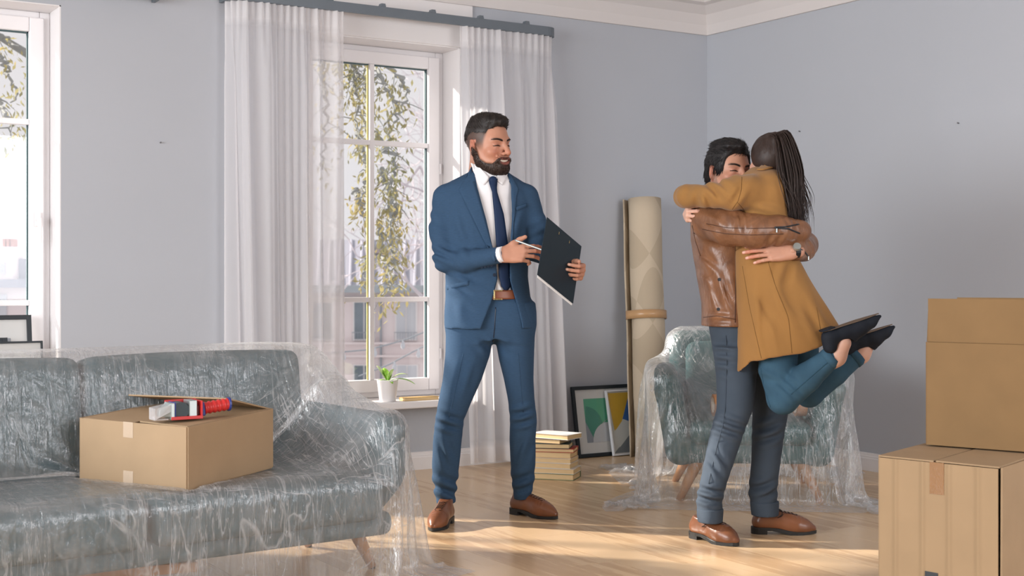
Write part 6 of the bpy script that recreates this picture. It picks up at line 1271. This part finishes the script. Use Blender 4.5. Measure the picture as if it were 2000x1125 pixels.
# jeans
g = Grid(p3(1462, 830, -0.35), p3(1710, 600, 0.45), 0.0055)
knN, knF = p3(1529, 778, -0.07), p3(1580, 768, 0.12)
g.chain([(p3(1524, 640, -0.02), 0.088), (p3(1519, 720, -0.04), 0.076), (knN, 0.066)], k=0.02); g.chain([(knN, 0.066), (p3(1575, 738, -0.12), 0.06), (p3(1623, 698, -0.165), 0.043)], k=0.012)
g.chain([(p3(1560, 640, 0.1), 0.088), (p3(1565, 720, 0.12), 0.072), (knF, 0.06)], k=0.02); g.chain([(knF, 0.06), (p3(1630, 728, 0.12), 0.054), (p3(1671, 697, 0.12), 0.042)], k=0.012)
for (px, py, dd, r_, dr, lam, amp, ph) in ((1540, 760, -0.12, (0.07, 0.12, 0.07), (1, 0, 1), 0.035, 0.006, 0.4), (1500, 730, -0.1, (0.06, 0.1, 0.08), (0.5, 0, 1), 0.05, 0.005, 1.0), (1590, 730, -0.1, (0.08, 0.1, 0.06), (1, 0, -0.7), 0.04, 0.003, 0.0)): g.fold(p3(px, py, dd), r_, dr, lam, amp, ph)
v, f = g.mesh(2); jn = emit('jeans', v, f, m_denim, wom, cam_space=True, smooth=True); bvD = bvh_of(v, f); m_seamd = mat('denim_seam', C(44, 78, 98), 0.9, var=0)
curve_on(bvD, ((1545, 770), (1570, 748), (1600, 722), (1625, 700)), 0.0016, 'seam', m_seamd, jn, 0.0008); curve_on(bvD, ((1486, 720), (1493, 760), (1505, 795)), 0.0016, 'seam', m_seamd, jn, 0.0008)
for a, b, rr in ((p3(1617, 703, -0.16), p3(1629, 693, -0.17), 0.0445), (p3(1665, 702, 0.12), p3(1677, 692, 0.12), 0.0435)):
    ax = unit(b - a); mb = MB().tube(W([a, b]), [rr, rr * 0.99], 26, cap=False); mb.out('hem', m_denim, jn, smooth=True, solid=0.004)
# pointed flats
m_flat = mat('black_suede', C(22, 28, 38), 0.75, 0.3, var=0.1, vs=30); m_tan = mat('tan_sole', C(104, 86, 70), 0.7, var=0.05)
def pointed_flat(heel, toe, up, openn):
    ex = unit(toe - heel); L = np.linalg.norm(toe - heel); ez = unit(up - ex * (up @ ex)); ey = np.cross(ez, ex)   # ez points to the sole
    T = lambda p: heel + np.asarray(p, float).reshape(-1, 3) @ np.stack([ex, ey, ez])
    g = Grid((-0.03, -0.06, -0.11), (L + 0.02, 0.06, 0.04), 0.0034)
    g.chain([((0.035, 0, -0.028), 0.034), ((L * 0.36, 0, -0.026), 0.031), ((L * 0.60, 0, -0.024), 0.035), ((L * 0.8, 0, -0.018), 0.023), ((L - 0.008, 0, -0.008), 0.007)], k=0.02)
    g.cone((0.028, 0, -0.03), (0.02, 0, -0.062), 0.032, 0.030, 0.02); g.cone((0.13, 0, -0.035), (0.12, 0, -0.058), 0.03, 0.02, 0.02)
    g.put(lambda X, Y, Z: Z - 0.004 + 0 * X + 0 * Y, (-1, -1, -1), (1, 1, 1), 0.003, 'i'); g.ell(openn, (0.042, 0.03, 0.034), 0.004, 's')
    v, f = g.mesh(2); s = emit('shoe', T(v), f, m_flat, wom, cam_space=True, smooth=True)
    ol = [(0.004, 0.0), (0.01, 0.02), (0.035, 0.03), (L * 0.36, 0.026), (L * 0.6, 0.032), (L * 0.8, 0.022), (L - 0.01, 0.005)]; out = ol + [(x, -y) for x, y in ol[::-1][:-1]]; k = len(out)
    MB().add(T([(x, y, 0.0035) for x, y in out]).tolist() + T([(x, y, 0.0062) for x, y in out]).tolist(), [tuple(range(k))[::-1], tuple(range(k, 2 * k))] + [(i, (i + 1) % k, (i + 1) % k + k, i + k) for i in range(k)]).out('sole', m_tan, s, cam_space=True)
    ol = [(0.0, 0.022), (0.03, 0.03), (0.055, 0.027), (0.055, -0.027), (0.03, -0.03), (0.0, -0.022)]; k = len(ol)
    MB().add(T([(x, y, 0.0055) for x, y in ol]).tolist() + T([(x, y, 0.013) for x, y in ol]).tolist(), [tuple(range(k))[::-1], tuple(range(k, 2 * k))] + [(i, (i + 1) % k, (i + 1) % k + k, i + k) for i in range(k)]).out('heel', m_flat, s, cam_space=True)
pointed_flat(p3(1604, 651, -0.20), p3(1721, 613, -0.18), np.array((-0.15, -0.02, 1.0)), (0.078, 0, -0.072)); pointed_flat(p3(1642, 668, 0.12), p3(1748, 634, 0.08), np.array((-0.2, -0.02, 1.0)), (0.078, 0, -0.072))
# ------------------------------------------------------------------ outside: house across the street, trees
m_fac = mat('pale_plaster', C(238, 226, 226), 0.9, 0.1, var=0.02, vs=0.4); m_roof = mat('zinc_roof', C(164, 164, 176), 0.6, 0.2, var=0.04, vs=0.3); m_pale = mat('pale_frame', C(244, 240, 240), 0.8, 0.1, var=0)  # house colours kept pale to stand in for outdoor haze
m_dglass = mat('far_glass', C(120, 132, 142), 0.2, 0.5, var=0.25, vs=0.8); m_lglass = mat('far_blind', C(206, 208, 214), 0.6, 0.2, var=0.05, vs=0.8); m_iron = mat('far_iron', C(150, 156, 164), 0.6, var=0)
DF = 60.0
fp = lambda px, py, dd=0.0: P(px, py, DF + dd)
hs = thing('apartment_house', 'pale plastered apartment house with a zinc roof across the street', 'building', W(np.array((fp(760, 0)[0], DF, -13)))[0])
def cbox(px0, py0, px1, py1, d0, d1, name, m, parent, dref=DF):
    a, b = P(px0, py1, dref), P(px1, py0, dref); lo = (a[0], DF + d0, a[2]); hi = (b[0], DF + d1, b[2])
    v = [(x, y, z) for z in (lo[2], hi[2]) for y in (lo[1], hi[1]) for x in (lo[0], hi[0])]
    return MB().add(W(v), [(0, 2, 3, 1), (4, 5, 7, 6), (0, 1, 5, 4), (2, 6, 7, 3), (0, 4, 6, 2), (1, 3, 7, 5)]).out(name, m, parent)
cbox(380, 568, 1150, 1120, 0, 10, 'wall', m_fac, hs)
rf = MB(); a = [fp(375, 562, -0.4), fp(1155, 562, -0.4), fp(1155, 468, 6), fp(375, 468, 6)]; b = [q + (0, 9.0 if i < 2 else 3, 0) for i, q in enumerate(a)]
rf.hexa(W(np.array([a[0], a[1], b[1], b[0]])), W(np.array([a[3], a[2], b[2], b[3]]))); rfo = rf.out('roof', m_roof, hs)
for x in range(600, 900, 21): MB().tube(W([fp(x, 561, -0.45), fp(x + 3, 469, 5.95)]), 0.07, 6).out('roof_seam', m_roof, rfo)
cbox(375, 557, 1155, 571, -0.9, 0, 'eaves_gutter', mat('far_gutter', C(168, 176, 182), 0.6, var=0), hs)
for y0, y1 in ((668, 672), (693, 697), (583, 586)): cbox(380, y0, 1150, y1, -0.25, 0, 'string_course', m_fac, hs)
wn = [(693, 591, 730, 662, m_dglass), (775, 591, 812, 662, m_lglass), (857, 591, 894, 662, m_lglass), (611, 591, 648, 662, m_dglass), (693, 714, 730, 738, m_dglass), (777, 714, 814, 738, m_lglass), (611, 714, 648, 738, m_lglass), (859, 714, 894, 738, m_lglass)]
for x0, y0, x1, y1, gm in wn:
    y1b = y1 + (30 if y0 > 700 else 0)
    w_ = cbox(x0 - 3, y0 - 2, x1 + 3, y1b + 3, -0.12, 0.05, 'window', m_pale, hs); xm = (x0 + x1) / 2
    cbox(x0, y0, xm - 1.5, y1b, -0.16, -0.1, 'pane', gm, w_); cbox(xm + 1.5, y0, x1, y1b, -0.16, -0.1, 'pane', gm, w_)
    if y0 < 700:
        cbox(x0 - 4, y1 - 14, x1 + 4, y1 - 12.5, -0.4, -0.34, 'railing', m_iron, w_)
        for k in range(9): x = x0 - 3 + k * (x1 - x0 + 6) / 8; cbox(x - 0.3, y1 - 13, x + 0.3, y1 + 3, -0.39, -0.36, 'baluster', m_iron, w_)
cbox(743, 568, 746, 790, -0.2, 0, 'downpipe', m_iron, hs)
cbox(716, 478, 728, 492, 3.5, 4.5, 'chimney', mat('far_brick', C(176, 160, 160), 0.9), hs)
# house seen through the left window
h2 = thing('apartment_house', 'hazy house with red chimney pots seen through the left window', 'building', W(np.array((P(10, 0, 62)[0], 62, -13)))[0])
def c2(px0, py0, px1, py1, d0, d1, name, m): return cbox(px0, py0, px1, py1, d0 + 2, d1 + 2, name, m, h2, DF + 2)
c2(-260, 560, 60, 1000, 0, 8, 'wall', m_fac); c2(-262, 545, 62, 562, -0.6, 8, 'eaves', m_roof); c2(-250, 505, 55, 545, 0.5, 7, 'roof', m_roof)
c2(-6, 482, 28, 545, -0.2, 1.2, 'chimney', m_fac); m_pot2 = mat('far_clay', C(186, 140, 130), 0.9)
for x in (6, 14, 22): c2(x - 3, 466, x + 2, 484, 0.1, 0.7, 'chimney_pot', m_pot2)
c2(4, 512, 14, 536, -0.3, -0.1, 'window', m_lglass); c2(-8, 575, 14, 640, -0.1, 0.05, 'window', m_lglass)
# string of bulbs over the street
for k, (pts, lab) in enumerate(((((640, 690), (720, 683), (790, 664), (880, 628)), 'sagging string of outdoor bulbs, the upper one seen through the middle window'), (((700, 735), (760, 712), (820, 680), (880, 655)), 'sagging string of outdoor bulbs, the lower one seen through the middle window'))):
    o = thing('string_lights', lab, 'string lights', W(P(*pts[0], 20))[0], 'string lights over the street')
    pp = np.array([P(a, b, 20) for a, b in pts]); tt = np.linspace(0, 3, 24); path = np.stack([np.interp(tt, range(4), pp[:, i]) for i in range(3)], 1); MB().tube(W(path), 0.012, 6).out('cable', m_iron, o)
    for q in path[3::6]: MB().lathe([(0.0, -0.14), (0.03, -0.11), (0.035, -0.07), (0.018, -0.03), (0.016, 0.0)], W(q)[0], 10).out('bulb', m_lglass, o, smooth=True)
# trees
def tree_leaf_mat(name, c, c2_): 
    t = NT(name); cc = t.ramp(t.noise(1.3, 3), [(0.3, c), (0.7, c2_)]); tl = t.n('ShaderNodeBsdfTranslucent'); t.l(cc, tl.inputs[0]); df = t.n('ShaderNodeBsdfDiffuse'); t.l(cc, df.inputs[0])
    mx = t.n('ShaderNodeMixShader'); mx.inputs[0].default_value = 0.5; t.l(df.outputs[0], mx.inputs[1]); t.l(tl.outputs[0], mx.inputs[2]); return t.done(mx.outputs[0])
m_tl = tree_leaf_mat('autumn_leaves', C(146, 148, 112), C(192, 172, 112)); m_bark = mat('bark', C(150, 152, 150), 0.9, var=0.1); m_bark2 = mat('pale_bark', C(206, 198, 204), 0.9, var=0.05)  # leaf and bark tones paled, distance haze mixed into the colour
def hanging_tree(label, limbs, dep, nleaf, seed, top):
    r = np.random.default_rng(seed); o = thing('tree', label, 'tree', W(np.array((P(*top, dep)[0], dep, 5.0)))[0]); br = MB(); lv, lf = [], []
    for pts, dens, spread in limbs:
        pp = np.array([P(a, b, dep + r.uniform(-0.6, 0.6)) for a, b in pts]); n = 26; tt = np.linspace(0, len(pp) - 1, n); path = np.stack([np.interp(tt, range(len(pp)), pp[:, i]) for i in range(3)], 1); path[:, :2] += r.normal(0, 0.02, (n, 2))
        br.tube(W(path), np.linspace(0.028, 0.008, n), 6)
        for k in range(int(nleaf * dens)):
            i = r.integers(1, n); c = path[i] + r.normal(0, 1, 3) * spread * np.array((1, 1.6, 0.8)) - np.array((0, 0, abs(r.normal(0, 0.10)))); d = unit(r.normal(0, 1, 3) * (0.6, 0.6, 0.5) - np.array((0, 0, 0.9))); s = unit(np.cross(d, r.normal(0, 1, 3))); L = r.uniform(0.045, 0.10); w_ = L * 0.17
            nrm = np.cross(d, s); b = len(lv); lv += [c, c + d * L * 0.5 + s * w_, c + d * L, c + d * L * 0.5 - s * w_ + nrm * 0.2 * w_]; lf.append((b, b + 1, b + 2, b + 3))
            if k % 9 == 0: br.tube(W([path[i], (path[i] + c) / 2 + (0, 0, 0.02), c]), [0.008, 0.005, 0.003], 4)
    tp_ = P(top[0], top[1], dep); tk = P(330 if seed == 21 else 230, 0, dep + (0.6 if seed == 21 else 2.0)); MB().tube(W([(tk[0], tk[1], -13.0), (tk[0] + 0.1, tk[1], -4.0), (tk[0], tk[1], 3.0), (tp_[0], tp_[1], tp_[2])]), [0.3, 0.22, 0.12, 0.03], 10).out('trunk', m_bark, o, smooth=True)
    br.out('branches', m_bark, o); fo = emit('foliage', np.array(lv), np.array(lf), m_tl, o, cam_space=True); fo['kind'] = 'stuff'
    return o
hanging_tree('leafy tree with yellowing leaves hanging outside the middle window', [([(660, 90), (690, 140), (700, 200), (696, 265)], 1.3, 0.09), ([(640, 100), (680, 120), (720, 160), (715, 260)], 1.2, 0.09), ([(690, 80), (745, 150), (770, 200), (760, 270)], 1.5, 0.11), ([(700, 90), (780, 150), (795, 180), (770, 240)], 0.25, 0.06), ([(735, 260), (755, 290), (772, 330), (768, 370), (760, 400)], 1.1, 0.08), ([(700, 260), (712, 300), (722, 350), (705, 390)], 0.7, 0.06),
              ([(745, 330), (760, 380), (768, 430), (758, 470)], 1.1, 0.09), ([(776, 400), (762, 440), (762, 480), (770, 530)], 1.2, 0.085), ([(740, 440), (752, 500), (765, 550), (757, 575)], 0.9, 0.075), ([(690, 370), (705, 395), (712, 425)], 0.35, 0.05), ([(725, 480), (716, 510), (712, 545)], 0.4, 0.05), ([(620, 100), (640, 200), (630, 330)], 0.8, 0.12)], 13.0, 150, 21, (700, 90))
hanging_tree('leafy branch hanging outside the left window', [([(-30, 70), (0, 110), (20, 150), (28, 200)], 0.7, 0.10), ([(-40, 160), (-5, 195), (12, 225), (22, 250)], 0.6, 0.08), ([(-20, 60), (10, 75), (30, 90)], 0.3, 0.05)], 13.0, 120, 22, (-20, 60))
# bare tree further back
r = np.random.default_rng(9); bt = thing('tree', 'bare twiggy tree far outside, behind the right panes of the middle window', 'tree', W(np.array((P(850, 900, 30)[0], 30, -8)))[0]); mb = MB()
def twig(p, d, L, rad, n):
    pts = [p]
    for _ in range(4): d = unit(d + r.normal(0, 0.22, 3) * (1, 0.5, 1)); pts.append(pts[-1] + d * L / 4)
    mb.tube(W(pts), np.linspace(rad, rad * 0.55, 5), 5)
    if n > 0:
        for _ in range(3): twig(pts[r.integers(2, 5)], unit(d + r.normal(0, 0.7, 3) * (1, 0.6, 0.8)), L * 0.72, rad * 0.6, n - 1)
mb.tube(W([(*P(870, 900, 30)[:2], -13.0), P(866, 560, 30)]), [0.2, 0.12], 8)
for px, py in ((840, 560), (865, 480), (850, 400), (880, 330), (845, 300)): twig(P(868, py + 60, 30), unit((px - 868, 0, 60)), 1.7, 0.05, 4)
mb.out('branches', m_bark2, bt)
# street far below
MB_ = MB(); MB_.box((-60, 9, -13.2), (140, 140, -13.0)); tag(MB_.out('street', mat('street', C(150, 150, 154), 0.9)), kind='structure')
